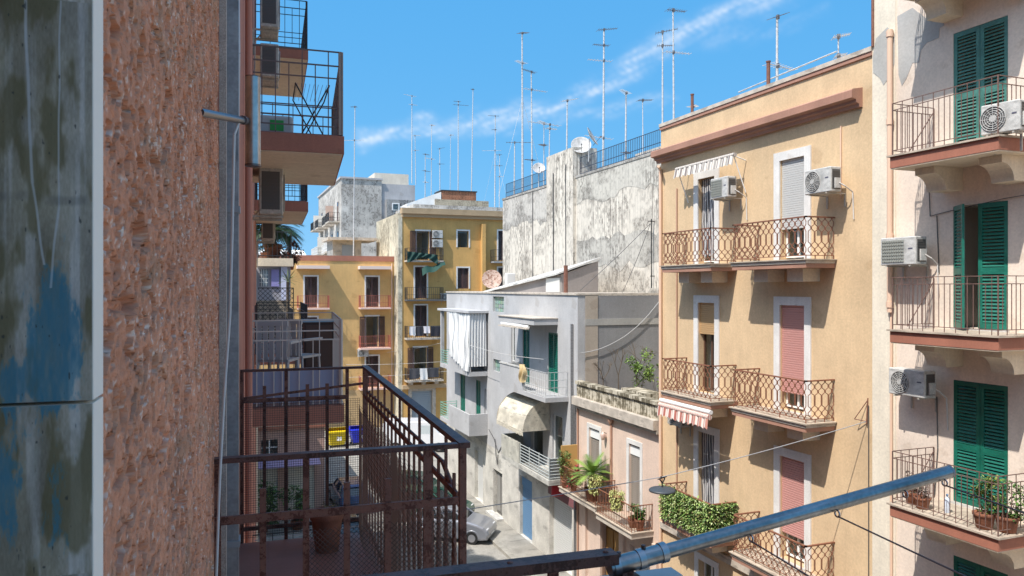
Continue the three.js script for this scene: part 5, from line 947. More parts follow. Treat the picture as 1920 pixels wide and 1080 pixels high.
for (const [lab, t, w, r, y, col] of [['dark shrub beside the potted palm on the roof balcony', 26.6, 0.2, 0.5, 12.37, [[0.012, 0.03, 0.012], [0.02, 0.045, 0.015]]], ['reddish bush overhanging the roof balcony edge', 26.5, 1.0, 0.34, 12.0, [[0.2, 0.06, 0.04], [0.1, 0.05, 0.03], [0.05, 0.05, 0.04]]], ['leafy shrub at the back of the roof balcony', 28.6, 0.35, 0.55, 12.37, [[0.02, 0.05, 0.012], [0.03, 0.06, 0.02]]], ['red-leaved plant at the foot of the yucca', 23.2, 0.7, 0.3, 9.8, [[0.15, 0.03, 0.03], [0.08, 0.05, 0.03]]]])
  bush(lab, inL(t, y, w), r, { n: 700, size: 0.07, cols: col, ph: 0.2, pr: 0.14 });
for (const [lab, lat, st, r, sy, n, col] of [['bright green leafy shrub in the planter on the pink house terrace', 15.0, 25.6, 0.55, 1.25, 650, [[0.1, 0.2, 0.03], [0.16, 0.27, 0.05], [0.22, 0.33, 0.08]]], ['yellowish lemon tree in a pot at the right end of the terrace', 14.8, 24.1, 0.5, 1.35, 520, [[0.14, 0.2, 0.03], [0.22, 0.27, 0.06], [0.1, 0.15, 0.03]]]])
  bush(lab, W3(lat, 7.0, st), r, { n, size: 0.075, cols: col, ph: 0.55, pr: 0.32, sy, lift: 0.15 });
function bareTree(label, pos, h, sd) {
  const g = thing('bare_shrub', label, 'shrub', pos, 0, 'bare shrubs on the terrace'), m = mb(); seedState = sd;
  const grow = (p, d, L, r, n) => { const q = p.clone().addScaledVector(d, L); m.bar(p, q, r, 5, r * 0.7); if (n > 0) for (let i = 0; i < 3; i++) grow(q, d.clone().add(V(rr(-0.8, 0.8), rr(-0.2, 0.6), rr(-0.8, 0.8))).normalize(), L * 0.68, r * 0.62, n - 1); };
  pot(g, 0, 0, 0, 0.2, 0.35); grow(V(0, 0.3, 0), V(rr(-0.1, 0.1), 1, 0.05).normalize(), h * 0.36, 0.028, 3); part('branches', m, mt.stem, g); return g;
}
bareTree('tallest leafless shrub on the pink house terrace', W3(14.4, 7.0, 26.2), 2.1, 77); bareTree('leafless twiggy shrub left on the pink house terrace', W3(13.9, 7.0, 26.5), 1.6, 91); bareTree('leafless shrub beside the green shrub on the terrace', W3(15.2, 7.0, 26.2), 2.3, 113);
{
  const p = single('planter_box', 'weathered stone planter box on the pink house terrace', 'planter', bx(-0.9, 0.9, 0, 0.72, -0.35, 0.35), mt.moss, undefined, W3(14.3, 7.0, 24.3), RT); void p;
  const tr = thing('trellis', 'grey rail frame behind the terrace plants', 'trellis', W3(16.6, 7.0, 26.6), RT); part('post', mb().bar([0.2, 0, 0], [0.2, 1.9, 0], 0.03, 5).bar([3.8, 0, 0], [3.8, 1.9, 0], 0.03, 5), mt.galv, tr); part('crossbar', mb().bar([0.1, 1.75, 0], [4.4, 1.95, 0], 0.03, 5).bar([0.1, 1.35, 0], [4.2, 1.5, 0], 0.02, 5), mt.galv, tr);
}
// trailing succulents on the pink balcony
for (const [lab, st, y] of [['trailing pale succulent on the railing below the cycad', 23.95, 4.75], ['larger trailing pale succulent at the middle of the pink house railing', 22.35, 4.6]]) {
  const g = thing('hanging_plant', lab, 'plant', W3(12.22, y, st), RT, 'trailing succulents'); pot(g, 0, -0.2, 0, 0.14, 0.2);
  part('foliage', leafCloud(900, () => { const a = rnd() * 6.28, q = rnd(), r = 0.3 * Math.sqrt(1 - (q * 0.75) ** 2) * (0.6 + 0.4 * rnd()); return { p: V(r * Math.cos(a), 0.18 - q * 0.62, r * Math.sin(a) * 0.8), up: V(0, -0.9, 0) }; }, 0.05, [[0.42, 0.42, 0.14], [0.5, 0.5, 0.22], [0.3, 0.33, 0.1]], 1.4), leafM, g);
}
bush('flowering plant with red blooms at the left of the pink balcony', W3(12.4, 3.87, 26.0), 0.32, { n: 420, size: 0.06, cols: [[0.05, 0.11, 0.02], [0.08, 0.15, 0.03], [0.32, 0.02, 0.03]], ph: 0.25, pr: 0.14 });
bush('climbing plant at the far end of the pink balcony', W3(12.3, 3.87, 26.55), 0.3, { n: 500, size: 0.06, cols: [[0.1, 0.16, 0.03], [0.16, 0.2, 0.05]], sy: 2.2, ph: 0.25, pr: 0.14 });
bush('small plant in clay pot at the right end of the pink balcony', W3(12.55, 3.69, 21.9), 0.2, { n: 220, size: 0.05, ph: 0.32, pr: 0.16 });
bush('spiky plant in clay pot by the pink balcony corner', W3(12.6, 3.69, 21.55), 0.18, { n: 160, size: 0.08, ph: 0.35, pr: 0.15 });
bush('leafy plant in clay trough at the cream balcony corner', W3(12.12, 7.35, 9.35), 0.28, { n: 420, size: 0.05, cols: [[0.06, 0.13, 0.03], [0.2, 0.24, 0.05], [0.1, 0.16, 0.03]], ph: 0.26, pr: 0.17 });
bush('bushy dark plant in clay pot at the right end of the cream balcony', W3(12.3, 7.35, 9.08), 0.27, { n: 420, size: 0.05, ph: 0.26, pr: 0.18 });
bush('wiry plant in clay pot at the left end of the cream balcony', W3(12.25, 7.35, 10.9), 0.2, { n: 160, size: 0.04, cols: [[0.15, 0.1, 0.09], [0.1, 0.09, 0.06]], ph: 0.22, pr: 0.15 });
bush('second wiry potted plant beside it on the cream balcony', W3(12.15, 7.35, 10.6), 0.16, { n: 120, size: 0.04, cols: [[0.15, 0.1, 0.09], [0.1, 0.09, 0.06]], ph: 0.2, pr: 0.14 });
{ const g = thing('potted_plant', 'large terracotta pot with a dry plant on the neighbouring mesh-railed balcony', 'plant', inL(6.25, FLR + 0.013, 0.66), LT); pot(g, 0, 0, 0, 0.125, 0.31, M(0.4, 0.15, 0.085, { rough: 0.8, map: tMetal, ms: 0.3 })); part('foliage', leafCloud(40, inEll([0.05, 0.33, 0.02], [0.07, 0.05, 0.07]), 0.025, [[0.2, 0.15, 0.06], [0.1, 0.1, 0.04]]), leafM, g); }
{ const g = thing('bottle', 'clear plastic water bottle on the cream balcony floor', 'bottle', W3(12.35, 7.342, 10.25)); part('body', mb().lathe([[0.001, 0], [0.05, 0], [0.052, 0.2], [0.045, 0.24], [0.016, 0.29], [0.016, 0.31]], 0, 0, 0, 14), M(0.6, 0.68, 0.8, { rough: 0.1 }), g); part('cap', mb().lathe([[0.02, 0.305], [0.02, 0.33], [0.001, 0.33]], 0, 0, 0, 12), mt.shutBlue, g); }
bush('dusty green shrub in front of the garage block, near the terracotta wall', W3(2.0, 0.13, 37.5), 0.8, { n: 900, size: 0.12, ph: 0.4, pr: 0.3 }); bush('dusty green shrub in front of the garage block, near the black car', W3(3.6, 0.0, 37.8), 0.7, { n: 800, size: 0.12, ph: 0.4, pr: 0.3 });
{ // stacked white garden chairs and a brown cabinet on the cage balcony
  const chairAt = (lab, t, w, turn) => { const g = thing('garden_chair', lab, 'chair', inL(t, 10.1, w), LT + turn, 'garden chairs on the cage balcony'), q = M(0.42, 0.41, 0.4, { rough: 0.5 }); part('seat', bx(-0.2, 0.2, 0.4, 0.43, -0.2, 0.2), q, g); const b = mb(); for (let i = 0; i < 5; i++) b.box(-0.19 + i * 0.08, -0.13 + i * 0.08, 0.43, 0.86, -0.22, -0.2); b.box(-0.2, 0.2, 0.84, 0.9, -0.225, -0.198); part('backrest', b, q, g); for (const [x, z] of [[-0.18, -0.18], [0.18, -0.18], [-0.18, 0.18], [0.18, 0.18]]) part('leg', mb().bar([x, 0.4, z], [x * 1.1, 0, z * 1.1], 0.018, 5), q, g); for (const x of [-0.21, 0.21]) part('armrest', bx(x - 0.02, x + 0.02, 0.62, 0.65, -0.2, 0.2), q, g); };
  chairAt('white plastic chair on the cage balcony nearest the terracotta wall', 10.0, 0.35, 1.2); chairAt('white plastic chair at the middle of the cage balcony', 10.5, 0.62, 0.9);
  const c = thing('cabinet', 'brown storage cabinet at the outer corner of the cage balcony', 'cabinet', inL(11.35, 10.1, 0.92), LT); part('carcass', bx(-0.18, 0.18, 0, 0.82, -0.2, 0.2), M(0.06, 0.03, 0.022, { rough: 0.6 }), c); part('top', bx(-0.2, 0.2, 0.821, 0.85, -0.22, 0.22), M(0.3, 0.42, 0.5, { rough: 0.6 }), c); part('door', bx(-0.19, -0.181, 0.05, 0.78, -0.18, 0.18), M(0.09, 0.045, 0.03, { rough: 0.5 }), c);
  const d = thing('drying_rack', 'metal folding drying rack on the splayed left balcony', 'drying rack', inL(10.2, 13.14, 0.75), LT); const f = mb(); for (const x of [-0.45, 0.45]) f.poly([[x, 0, -0.2], [x, 0.75, 0.2]], 0.009, 5).poly([[x, 0, 0.2], [x, 0.75, -0.2]], 0.009, 5); part('frame', f.bar([-0.45, 0.75, -0.2], [0.45, 0.75, -0.2], 0.009, 5).bar([-0.45, 0.75, 0.2], [0.45, 0.75, 0.2], 0.009, 5), mt.darkMetal, d); const l = mb(); for (let i = 0; i < 8; i++) l.bar([-0.45, 0.75, -0.18 + i * 0.05], [0.45, 0.75, -0.18 + i * 0.05], 0.003, 4); part('line', l, mt.galv, d);
  single('blue_sheet', 'dark blue sheet hanging inside the railing of the splayed left balcony', 'cloth', cloth(20, 8, (u, v) => V(0.02 * Math.sin(u * 17), 0.42 - v * 0.4 + 0.03 * Math.sin(u * 5), u * 0.8), null), M(0.02, 0.04, 0.11, { rough: 0.95, side: THREE.DoubleSide }), undefined, inL(11.4, 13.14, 0.25), LT);
  const e = thing('appliance_box', 'pale box with green emblem on the splayed left balcony', 'appliance', inL(9.4, 13.14, 0.3), LT); part('casing', toLocal(new RoundedBoxGeometry(0.3, 0.24, 0.42, 2, 0.04), 0, 0.12, 0), M(0.5, 0.5, 0.48, { rough: 0.5 }), e); part('emblem', bx(-0.158, -0.15, 0.06, 0.18, -0.05, 0.1), M(0.03, 0.35, 0.06, { rough: 0.5 }), e);
}

// ---------------------------------------------------------------- antennas and dishes
const antM = mt.mast, antD = M(0.12, 0.12, 0.13, { rough: 0.5 });
function antenna(label, lat, st, y0, y1, o = {}) {
  const { yagis = [[1, 0.9, 0.2]], r = 0.035, stripe = false } = o;
  const g = thing('antenna_mast', label, 'antenna', [lat, y0, -st], o.turn ?? rr(-0.6, 0.6), 'television antennas on the roofs'), H = y1 - y0, m = mb(); g.rotation.z = rr(-0.018, 0.018);
  const n = Math.max(3, Math.round(H / 2.2)); for (let i = 0; i < n; i++) m.bar([0, H * i / n, 0], [0, H * (i + 1) / n, 0], r * (1.15 - 0.5 * i / n), 6);
  part('mast', m, antM, g);
  if (stripe) for (let y = 1; y < H; y += 0.42) part('clamp', mb().bar([0, y, 0], [0, y + 0.12, 0], r * 1.2, 6), antD, g);
  for (const [f, L, tilt, dark] of yagis) {
    const y = H * f, b = mb(), s = rnd() < 0.5 ? -1 : 1; b.bar([-s * L * 0.75, y + tilt * L * 0.7, 0], [s * L * 0.35, y - tilt * L * 0.2, 0], 0.018, 4);
    for (let i = 0; i < 9; i++) { const q = i / 8, x = mix(-s * L * 0.75, s * L * 0.35, q), yy = y + mix(tilt * L * 0.7, -tilt * L * 0.2, q), h = 0.16 + 0.1 * q; b.bar([x, yy, -h], [x, yy, h], 0.009, 4); }
    part('aerial', b, dark ? antD : antM, g);
    part('junction_box', mb().cbox(0, y, 0.03, 0.09, 0.14, 0.08), antD, g);
  }
  if (o.guy) part('guy_wire', mb().bar([0, H * 0.6, 0], [1.6, 0, 0.8], 0.008, 4).bar([0, H * 0.6, 0], [-1.4, 0, -0.8], 0.008, 4), mt.wireLight, g);
  return g;
}
antenna('lone antenna with long crossbar left of the white building roof', 11.27, 68.4, 14, 27.3, { yagis: [[1, 0.5, 0, 1], [0.78, 2.2, 0]], r: 0.05 });
antenna('antenna on the left part of the far white roof', 20.09, 83.3, 22.9, 32.5, { yagis: [[1, 1.2, 0.1], [0.9, 0.8, 0]], r: 0.05 });
antenna('short cluttered antenna, left of a cluster of three', 21.45, 82.8, 20, 26.1, { yagis: [[1, 0.8, 0, 1], [0.7, 1.0, 0, 1], [0.5, 0.6, 0]], r: 0.045 });
antenna('faint tall antenna in the middle of a cluster of three', 22.06, 82.5, 20, 29.3, { yagis: [[1, 0.6, 0], [0.6, 1.1, 0]], r: 0.04 });
antenna('short antenna with dark aerials, right of a cluster of three', 22.99, 82.2, 20, 26.7, { yagis: [[1, 0.7, 0.3, 1], [0.75, 0.7, 0, 1], [0.3, 1.6, 0]], r: 0.045 });
antenna('tall antenna left of the brick-red rooftop box', 24.85, 81.5, 20, 32, { yagis: [[0.99, 0.7, 0, 1], [0.96, 1.6, 0.05, 1]], r: 0.055 });
antenna('tall banded mast above the brick-red rooftop box', 26.16, 80.9, 20, 33.2, { yagis: [[1, 0.3, 0, 1]], r: 0.055 });
antenna('antenna at the right end of the far roofs with short booms', 26.94, 75.4, 19.8, 29.2, { yagis: [[1, 1.0, 0.1, 1], [0.85, 0.5, 0, 1], [0.62, 1.8, 0]], r: 0.05, guy: true });
antenna('tallest central antenna mast on the stained building', 17.77, 44.6, 17.0, 27.2, { yagis: [[1, 0.8, 0.3, 1], [0.82, 0.8, 0]], r: 0.06, guy: true });
antenna('second antenna close beside the tallest central mast', 18.33, 44.4, 17.0, 24.8, { yagis: [[1, 0.8, 0.15, 1], [0.86, 1.5, 0], [0.3, 0.7, 0, 1]], r: 0.05 });
antenna('short antenna with dark crossbar at the railing of the stained building', 17.6, 45.6, 17.0, 20.6, { yagis: [[1, 1.5, 0, 1]], r: 0.04 });
antenna('low antenna with long white crossbar beside the projecting stained block', 18.05, 41.2, 17.0, 20.9, { yagis: [[1, 1.9, 0], [0.94, 0.6, 0]], r: 0.04 });
antenna('slim antenna with T-shaped head above the projecting stained block', 19.04, 40.9, 17.0, 22.3, { yagis: [[1, 0.9, 0.3]], r: 0.05 });
antenna('tall antenna behind the paired satellite dishes', 19.6, 37.4, 17.0, 25.4, { yagis: [[1, 1.0, 0.2, 1], [0.9, 0.8, 0, 1], [0.8, 1.2, 0], [0.3, 1.4, 0.1]], r: 0.06 });
antenna('thin leaning antenna with round aerial right of the dishes', 20.75, 37.0, 17.0, 22, { yagis: [[1, 0.6, 0.2], [0.35, 0.5, 0, 1]], r: 0.05 });
antenna('tall banded antenna left of the orange roof', 19.4, 31.1, 17.0, 23.3, { yagis: [[1, 0.9, 0.2, 1], [0.9, 0.7, 0, 1]], r: 0.04 });
antenna('highest antenna at the corner of the orange roof', 18.8, 29.2, 17.0, 23.6, { yagis: [[1, 0.8, 0, 1], [0.72, 1.1, 0]], r: 0.045 });
antenna('large antenna with crossed booms on the orange roof', 17.6, 21.09, 16.2, 20.5, { yagis: [[1, 0.6, 0.5, 1], [0.62, 1.2, 0]], r: 0.05, turn: 0.2 });
antenna('small hooked antenna at the right end of the orange roof', 18.05, 18.8, 16.2, 19.2, { yagis: [[1, 0.45, 0.2], [0.8, 0.3, 0.2]], r: 0.03 });
antenna('tiny antenna peeping over the left of the orange parapet', 18.6, 27.5, 16.2, 19.0, { yagis: [[1, 0.3, 0], [0.85, 0.3, 0, 1]], r: 0.03 });
antenna('very thin mast just left of the brick-red rooftop box', 24.0, 81.8, 20, 28.2, { yagis: [[1, 0.5, 0.1]], r: 0.03 });
antenna('low aerial with three crossbars over the pale membrane roof', 28.2, 77.5, 19.8, 25.6, { yagis: [[1, 0.7, 0, 1], [0.8, 0.9, 0, 1], [0.6, 0.6, 0]], r: 0.035 });
antenna('short thin mast by the roof railing left of the projecting block', 18.6, 43.2, 17.0, 21.4, { yagis: [[1, 0.6, 0.2], [0.7, 0.5, 0, 1]], r: 0.03 });
antenna('thin mast behind the railing right of the paired dishes', 20.2, 34.2, 17.0, 20.9, { yagis: [[1, 0.7, 0.1, 1]], r: 0.03 });
antenna('faint far mast between the white building and the cluster', 20.8, 84.4, 22.9, 28.4, { yagis: [[1, 0.9, 0], [0.7, 0.6, 0]], r: 0.035 });
for (const [lab, lat, st, y1, r] of [['rusty pipe stub at the left end of the orange parapet', 13.25, 19.6, 17.15, 0.045], ['rusty pipe stub in the middle of the orange parapet', 13.25, 16.2, 17.2, 0.05]])
  single('pipe_stub', lab, 'pipe', mb().bar([0, 0, 0], [0, y1 - 16.2, 0], r, 8).bar([0, y1 - 16.2, 0], [0, y1 - 16.17, 0], r * 1.3, 8), mt.rustRail, 'rusty pipe stubs', W3(lat, 16.2, st));
single('crossbar', 'long pale tube lying across the antenna on the orange roof', 'tube', mb().bar([0, 0, 0], [0, 0.12, 4.6], 0.025, 6), mt.mast, undefined, W3(17.2, 18.3, 22.6));
single('roof_frame', 'white pipe frame at the left corner of the orange roof', 'frame', mb().poly([[0, 0, 0], [0, 1.35, 0], [0.75, 1.4, 0], [0.75, 0.2, 0]], 0.045, 8), mt.mast, undefined, W3(13.4, 15.3, 21.25));
function dish(label, pos, r, yaw) {
  const g = thing('satellite_dish', label, 'satellite dish', pos, yaw, 'satellite dishes'), pts = []; for (let i = 0; i <= 10; i++) { const q = i / 10; pts.push([r * q, 0.22 * r * q * q]); } for (let i = 10; i >= 0; i--) { const q = i / 10; pts.push([Math.max(0.001, r * q), 0.22 * r * q * q - 0.02]); }
  const d = part('reflector', mb().lathe(pts, 0, 0, 0, 28), M(0.72, 0.7, 0.67, { rough: 0.5, map: tMetal, ms: 0.7 }), g); d.rotation.x = Math.PI / 2 - 0.5;
  part('feed_arm', mb().bar([0, -r * 0.85, 0.1], [0, -r * 0.05, r * 0.95], 0.014, 5).cbox(0, 0, r, 0.06, 0.06, 0.1), antD, g); part('mount', mb().bar([0, -0.05, -0.08], [0, -r - 0.7, -0.12], 0.03, 6), antM, g); return g;
}
dish('small white satellite dish on the railing left of the projecting block', [17.3, 18.25, -40.9], 0.36, -0.3); dish('left of the paired satellite dishes on the stained building', [17.54, 18.7, -35.9], 0.52, -0.4); dish('right, shaded one of the paired satellite dishes', [17.3, 18.85, -34.3], 0.5, 0.9);
{ const g = thing('satellite_dish', 'rust-streaked satellite dish behind the corner of the grey roof', 'satellite dish', [15.6, 11.9, -44.2], -0.3, 'satellite dishes'); const pts = []; for (let i = 0; i <= 10; i++) pts.push([0.6 * i / 10 + 0.001, 0.13 * (i / 10) ** 2]); for (let i = 10; i >= 0; i--) pts.push([0.6 * i / 10 + 0.001, 0.13 * (i / 10) ** 2 - 0.02]); const d = part('reflector', mb().lathe(pts, 0, 0, 0, 28), M(0.86, 0.72, 0.6, { rough: 0.7, map: tRust, ms: 0.9 }), g); d.rotation.x = Math.PI / 2 - 0.35; part('feed_arm', mb().bar([0, -0.5, 0.05], [0, 0, 0.55], 0.014, 5), antD, g); part('mount', mb().bar([0, 0, -0.05], [0, -1.0, -0.1], 0.03, 6), antM, g); }
{ const g = thing('water_tank', 'small pale tank cabinet beside the rusty dish on the grey roof', 'tank', [16.4, 10.9, -43.2], 0); part('body', toLocal(new RoundedBoxGeometry(0.55, 0.95, 0.4, 2, 0.05), 0, 0.9, 0), M(0.6, 0.6, 0.6, { rough: 0.5 }), g); part('leg', bx(-0.2, -0.15, 0, 0.43, -0.05, 0.05).box(0.15, 0.2, 0, 0.43, -0.05, 0.05), mt.galv, g); }
{ const g = thing('vent_pipe', 'rusty brown flue pipe on the grey flat roof', 'pipe', [13.75, 11.2, -29.6]); part('flue', mb().bar([0, 0, 0], [0, 1.15, 0], 0.09, 12), mt.rustRail, g); part('mast', mb().bar([0, 1.15, 0], [0, 5.4, 0], 0.022, 5), mt.wire, g); part('stay', mb().bar([0.1, 0.05, -0.3], [0.35, 0.55, -0.6], 0.02, 4), mt.black, g); }

// ---------------------------------------------------------------- street lamp and wires
function wire(label, pts, r = 0.009, sag = 0, mat = mt.wire) { const q = []; for (let k = 0; k + 1 < pts.length; k++) for (let i = 0; i < 12; i++) { const f = i / 12, a = V(...pts[k]), b = V(...pts[k + 1]); const p = a.lerp(b, f); p.y -= sag * Math.sin(Math.PI * f); q.push(p); } q.push(V(...pts[pts.length - 1])); return single('overhead_wire', label, 'wire', mb().poly(q, r, 5), mat, 'wires across the street'); }
wire('lamp cable strung from the orange wall across to the left', [W3(12.98, 8.55, 12.72), W3(8.6, 7.5, 13.8), inL(15.0, 6.75, 0.02)], 0.01, 0.04, M(0.3, 0.3, 0.3, { rough: 0.6 }));
{
  const L = thing('street_lamp', 'dark disc-shaped street lamp hanging from a cable over the street', 'lamp', W3(8.6, 7.22, 13.8));
  part('shade', mb().lathe([[0.001, -0.02], [0.22, -0.03], [0.27, -0.015], [0.275, 0.01], [0.25, 0.035], [0.1, 0.07], [0.001, 0.075]], 0, 0, 0, 32), M(0.055, 0.065, 0.075, { rough: 0.5 }), L);
  part('diffuser', mb().lathe([[0.2, -0.034], [0.001, -0.04]], 0, 0, 0, 24), M(0.35, 0.35, 0.34, { rough: 0.3 }), L);
  part('hanger', mb().poly([[0, 0.07, 0], [0, 0.16, 0], [-0.07, 0.24, 0.02], [-0.02, 0.29, 0]], 0.016, 6).poly([[0, 0.14, 0], [0.07, 0.23, -0.02], [0.03, 0.29, 0]], 0.014, 6).poly([[-0.12, 0.25, 0.03], [0.12, 0.27, -0.03]], 0.012, 5), mt.black, L);
}
{ const b = thing('cable_bracket', 'cable bracket with hooked stay high on the orange wall edge', 'bracket', W3(13, 0, 12.72), RT); part('stay', mb().poly([[0.02, 9.05, 0.01], [0.02, 8.5, 0.05]], 0.014, 5).poly([[0.02, 9.0, 0.02], [-0.2, 8.58, 0.16], [0.02, 8.55, 0.02]], 0.01, 5), mt.rustRail, b); part('cable', mb().poly([[0.05, 8.9, 0.02], [0.05, 6, 0.02], [0.05, 4.2, 0.02], [0.06, 1, 0.02]], 0.009, 4), mt.wire, b); }
wire('upper cable running up the stained wall from the grey roof', [W3(13.2, 11.3, 27.1), W3(17.0, 14.1, 28.2)], 0.012, 0.05);
wire('second cable down from the bracket on the stained wall', [W3(17.0, 14.1, 28.2), W3(16.4, 11.2, 29.5)], 0.012, 0.1);
wire('thick pale cable looping down the dark gable wall', [W3(16.6, 10.9, 26.8), W3(15.0, 9.5, 26.8), W3(13.1, 8.9, 26.8)], 0.014, 0.12, M(0.4, 0.4, 0.4, { rough: 0.7 }));
wire('thin washing wire across the grey house balcony', [W3(12, 8.5, 37.4), W3(12, 8.6, 27.9)], 0.01, 0.1, mt.wireLight);
wire('upper washing wire between the ochre block and grey house', [W3(12.9, 6.2, 62), W3(16.9, 7.0, 60.0)], 0.012, 0.1, mt.wireLight);
wire('lower washing wire before the ochre block', [W3(9.5, 4.4, 61.2), W3(17.4, 4.7, 60.0)], 0.012, 0.08, mt.wireLight);
wire('middle washing wire before the ochre block', [W3(9.5, 5.4, 61.2), W3(17.4, 5.5, 60.0)], 0.012, 0.08, mt.wireLight);
{ const g = thing('wall_bracket', 'tall iron cable bracket on the right of the stained wall', 'bracket', W3(17.2, 0, 28.2), RT); part('pole', mb().bar([0, 11.4, 0.15], [0, 14.3, 0.15], 0.025, 5), mt.black, g); part('arm', mb().bar([0, 14.2, 0.0], [0, 14.2, 0.3], 0.02, 5).bar([0, 11.9, 0], [0, 11.9, 0.2], 0.02, 5), mt.black, g); }
{ const g = thing('wall_lamp', 'small ornate lantern between the pink house windows', 'lamp', W3(13, 6.1, 24.55), RT); part('shade', mb().lathe([[0.001, -0.12], [0.06, -0.1], [0.1, 0.08], [0.05, 0.14], [0.001, 0.2]], 0, 0, 0.14, 10), M(0.7, 0.5, 0.42, { rough: 0.4 }), g); part('arm', mb().bar([0, 0.12, 0], [0, 0.16, 0.14], 0.014, 5), mt.black, g); }

single('shop_sign', 'small red box sign under the lowest grey balcony', 'sign', toLocal(new RoundedBoxGeometry(0.5, 0.45, 0.2, 2, 0.06), 0, 0, 0), M(0.4, 0.02, 0.03, { rough: 0.4 }), undefined, W3(12.6, 3.4, 27.9));
// ---------------------------------------------------------------- vehicles and bins
function car(label, pos, turn, col, o = {}) {     // local x = forward
  const g = thing('parked_car', label, 'car', pos, turn, 'cars parked along the kerb'), L = o.L ?? 3.7, Wd = 1.6, H = o.H ?? 1.42;
  const paint = M(...col, { rough: 0.35, metal: 0.45, clearcoat: 0.9, clearcoatRoughness: 0.08 }), f = L / 3.7;
  const side = (pts, w, inset, name, mat) => { const s = new THREE.Shape(pts.map(([a, b]) => new THREE.Vector2(a * f, b))); const e = new THREE.ExtrudeGeometry(s, { depth: w - 2 * inset, bevelEnabled: true, bevelThickness: inset, bevelSize: inset * 0.7, bevelSegments: 3, curveSegments: 6 }); e.translate(0, 0, -(w - 2 * inset) / 2); return part(name, mb().add(e), mat, g); };
  side([[-1.78, 0.35], [-1.8, 0.62], [-1.74, 0.86], [-1.0, 0.9], [0.7, 0.92], [1.0, 0.87], [1.35, 0.79], [1.6, 0.69], [1.74, 0.58], [1.78, 0.46], [1.74, 0.3], [1.5, 0.26], [-1.6, 0.26]], Wd, 0.13, 'body', paint);
  const zc = Wd / 2 - 0.13, y0 = 0.88, y1 = H; const B = [[-1.7 * f, y0, zc], [0.92 * f, y0, zc], [0.92 * f, y0, -zc], [-1.7 * f, y0, -zc]], T = [[-1.42 * f, y1 - 0.05, zc - 0.13], [0.2 * f, y1 - 0.04, zc - 0.13], [0.2 * f, y1 - 0.04, -zc + 0.13], [-1.42 * f, y1 - 0.05, -zc + 0.13]];
  part('windows', mb().hexa(B, T), M(0.02, 0.025, 0.03, { rough: 0.05, clearcoat: 1 }), g);
  side([[-1.48, y1 - 0.06], [-1.4, y1 - 0.005], [-0.6, y1 + 0.02], [0.1, y1], [0.24, y1 - 0.06]], Wd - 0.5, 0.05, 'roof', paint);
  const pil = mb(); for (const s of [1, -1]) for (const [k, w] of [[0, 0.05], [0.47, 0.05], [0.62, 0.04], [1, 0.045]]) { const b = V(mix(-1.7, 0.92, k) * f, y0, s * (zc + 0.008)), t = V(mix(-1.42, 0.2, k) * f, y1 - 0.03, s * (zc - 0.12)); pil.bar(b, t, w, 5); } part('pillar', pil, paint, g);
  for (const x of [-1.18, 1.12]) for (const s of [1, -1]) { const w = part('wheel', mb().add(new THREE.CylinderGeometry(0.28, 0.28, 0.18, 24), new THREE.Matrix4().makeRotationX(Math.PI / 2).setPosition(x * f, 0.28, s * (Wd / 2 - 0.08))), M(0.015, 0.015, 0.015, { rough: 0.9 }), g); part('rim', mb().add(new THREE.CylinderGeometry(0.17, 0.18, 0.19, 18), new THREE.Matrix4().makeRotationX(Math.PI / 2).setPosition(x * f, 0.28, s * (Wd / 2 - 0.076))), M(0.4, 0.4, 0.42, { rough: 0.4, metal: 0.7 }), w); part('wheel_arch', mb().add(new THREE.TorusGeometry(0.33, 0.035, 6, 18, Math.PI), new THREE.Matrix4().makeTranslation(x * f, 0.28, s * (Wd / 2 - 0.01))), paint, g); }
  for (const s of [1, -1]) { part('headlight', toLocal(new RoundedBoxGeometry(0.2, 0.13, 0.34, 2, 0.04), 1.7 * f, 0.62, s * 0.52), M(0.75, 0.77, 0.8, { rough: 0.08, clearcoat: 1 }), g); part('mirror', toLocal(new RoundedBoxGeometry(0.1, 0.12, 0.2, 2, 0.03), 0.62 * f, 0.98, s * (Wd / 2 + 0.05)), mt.black, g); part('tail_light', toLocal(new RoundedBoxGeometry(0.06, 0.3, 0.14, 2, 0.02), -1.78 * f, 0.7, s * 0.66), M(0.4, 0.02, 0.02, { rough: 0.2 }), g); }
  part('bumper', toLocal(new RoundedBoxGeometry(0.16, 0.16, 1.5, 2, 0.06), 1.77 * f, 0.36, 0), o.bumper ?? paint, g); part('number_plate', bx(1.855 * f, 1.862 * f, 0.36, 0.46, -0.24, 0.24), mt.whitePaint, g); part('grille', bx(1.79 * f, 1.815 * f, 0.52, 0.58, -0.3, 0.3), mt.black, g); part('sill', bx(-1.5 * f, 1.4 * f, 0.22, 0.3, -Wd / 2 + 0.03, Wd / 2 - 0.03), mt.black, g);
  return g;
}
const HD = -0.62;                                  // nose towards the kerb and the camera
car('small silver hatchback nosed towards the kerb, nearest parked car', W3(10.15, 0, 34.0), HD, [0.3, 0.31, 0.34]);
car('dark green car parked behind the silver hatchback', W3(10.0, 0, 37.2), HD, [0.02, 0.09, 0.06], { L: 4.0 });
car('bottle-green car half hidden behind the dark green one', W3(10.1, 0, 40.6), HD, [0.015, 0.06, 0.045], { L: 3.9 });
car('dark blue car parked beside the low pink garage block', W3(6.5, 0, 41), Math.PI / 2, [0.015, 0.03, 0.09], { L: 4.1 });
car('black car standing nearest on the left of the street', W3(5.2, 0, 35.2), Math.PI / 2, [0.02, 0.02, 0.022], { L: 4.1 });
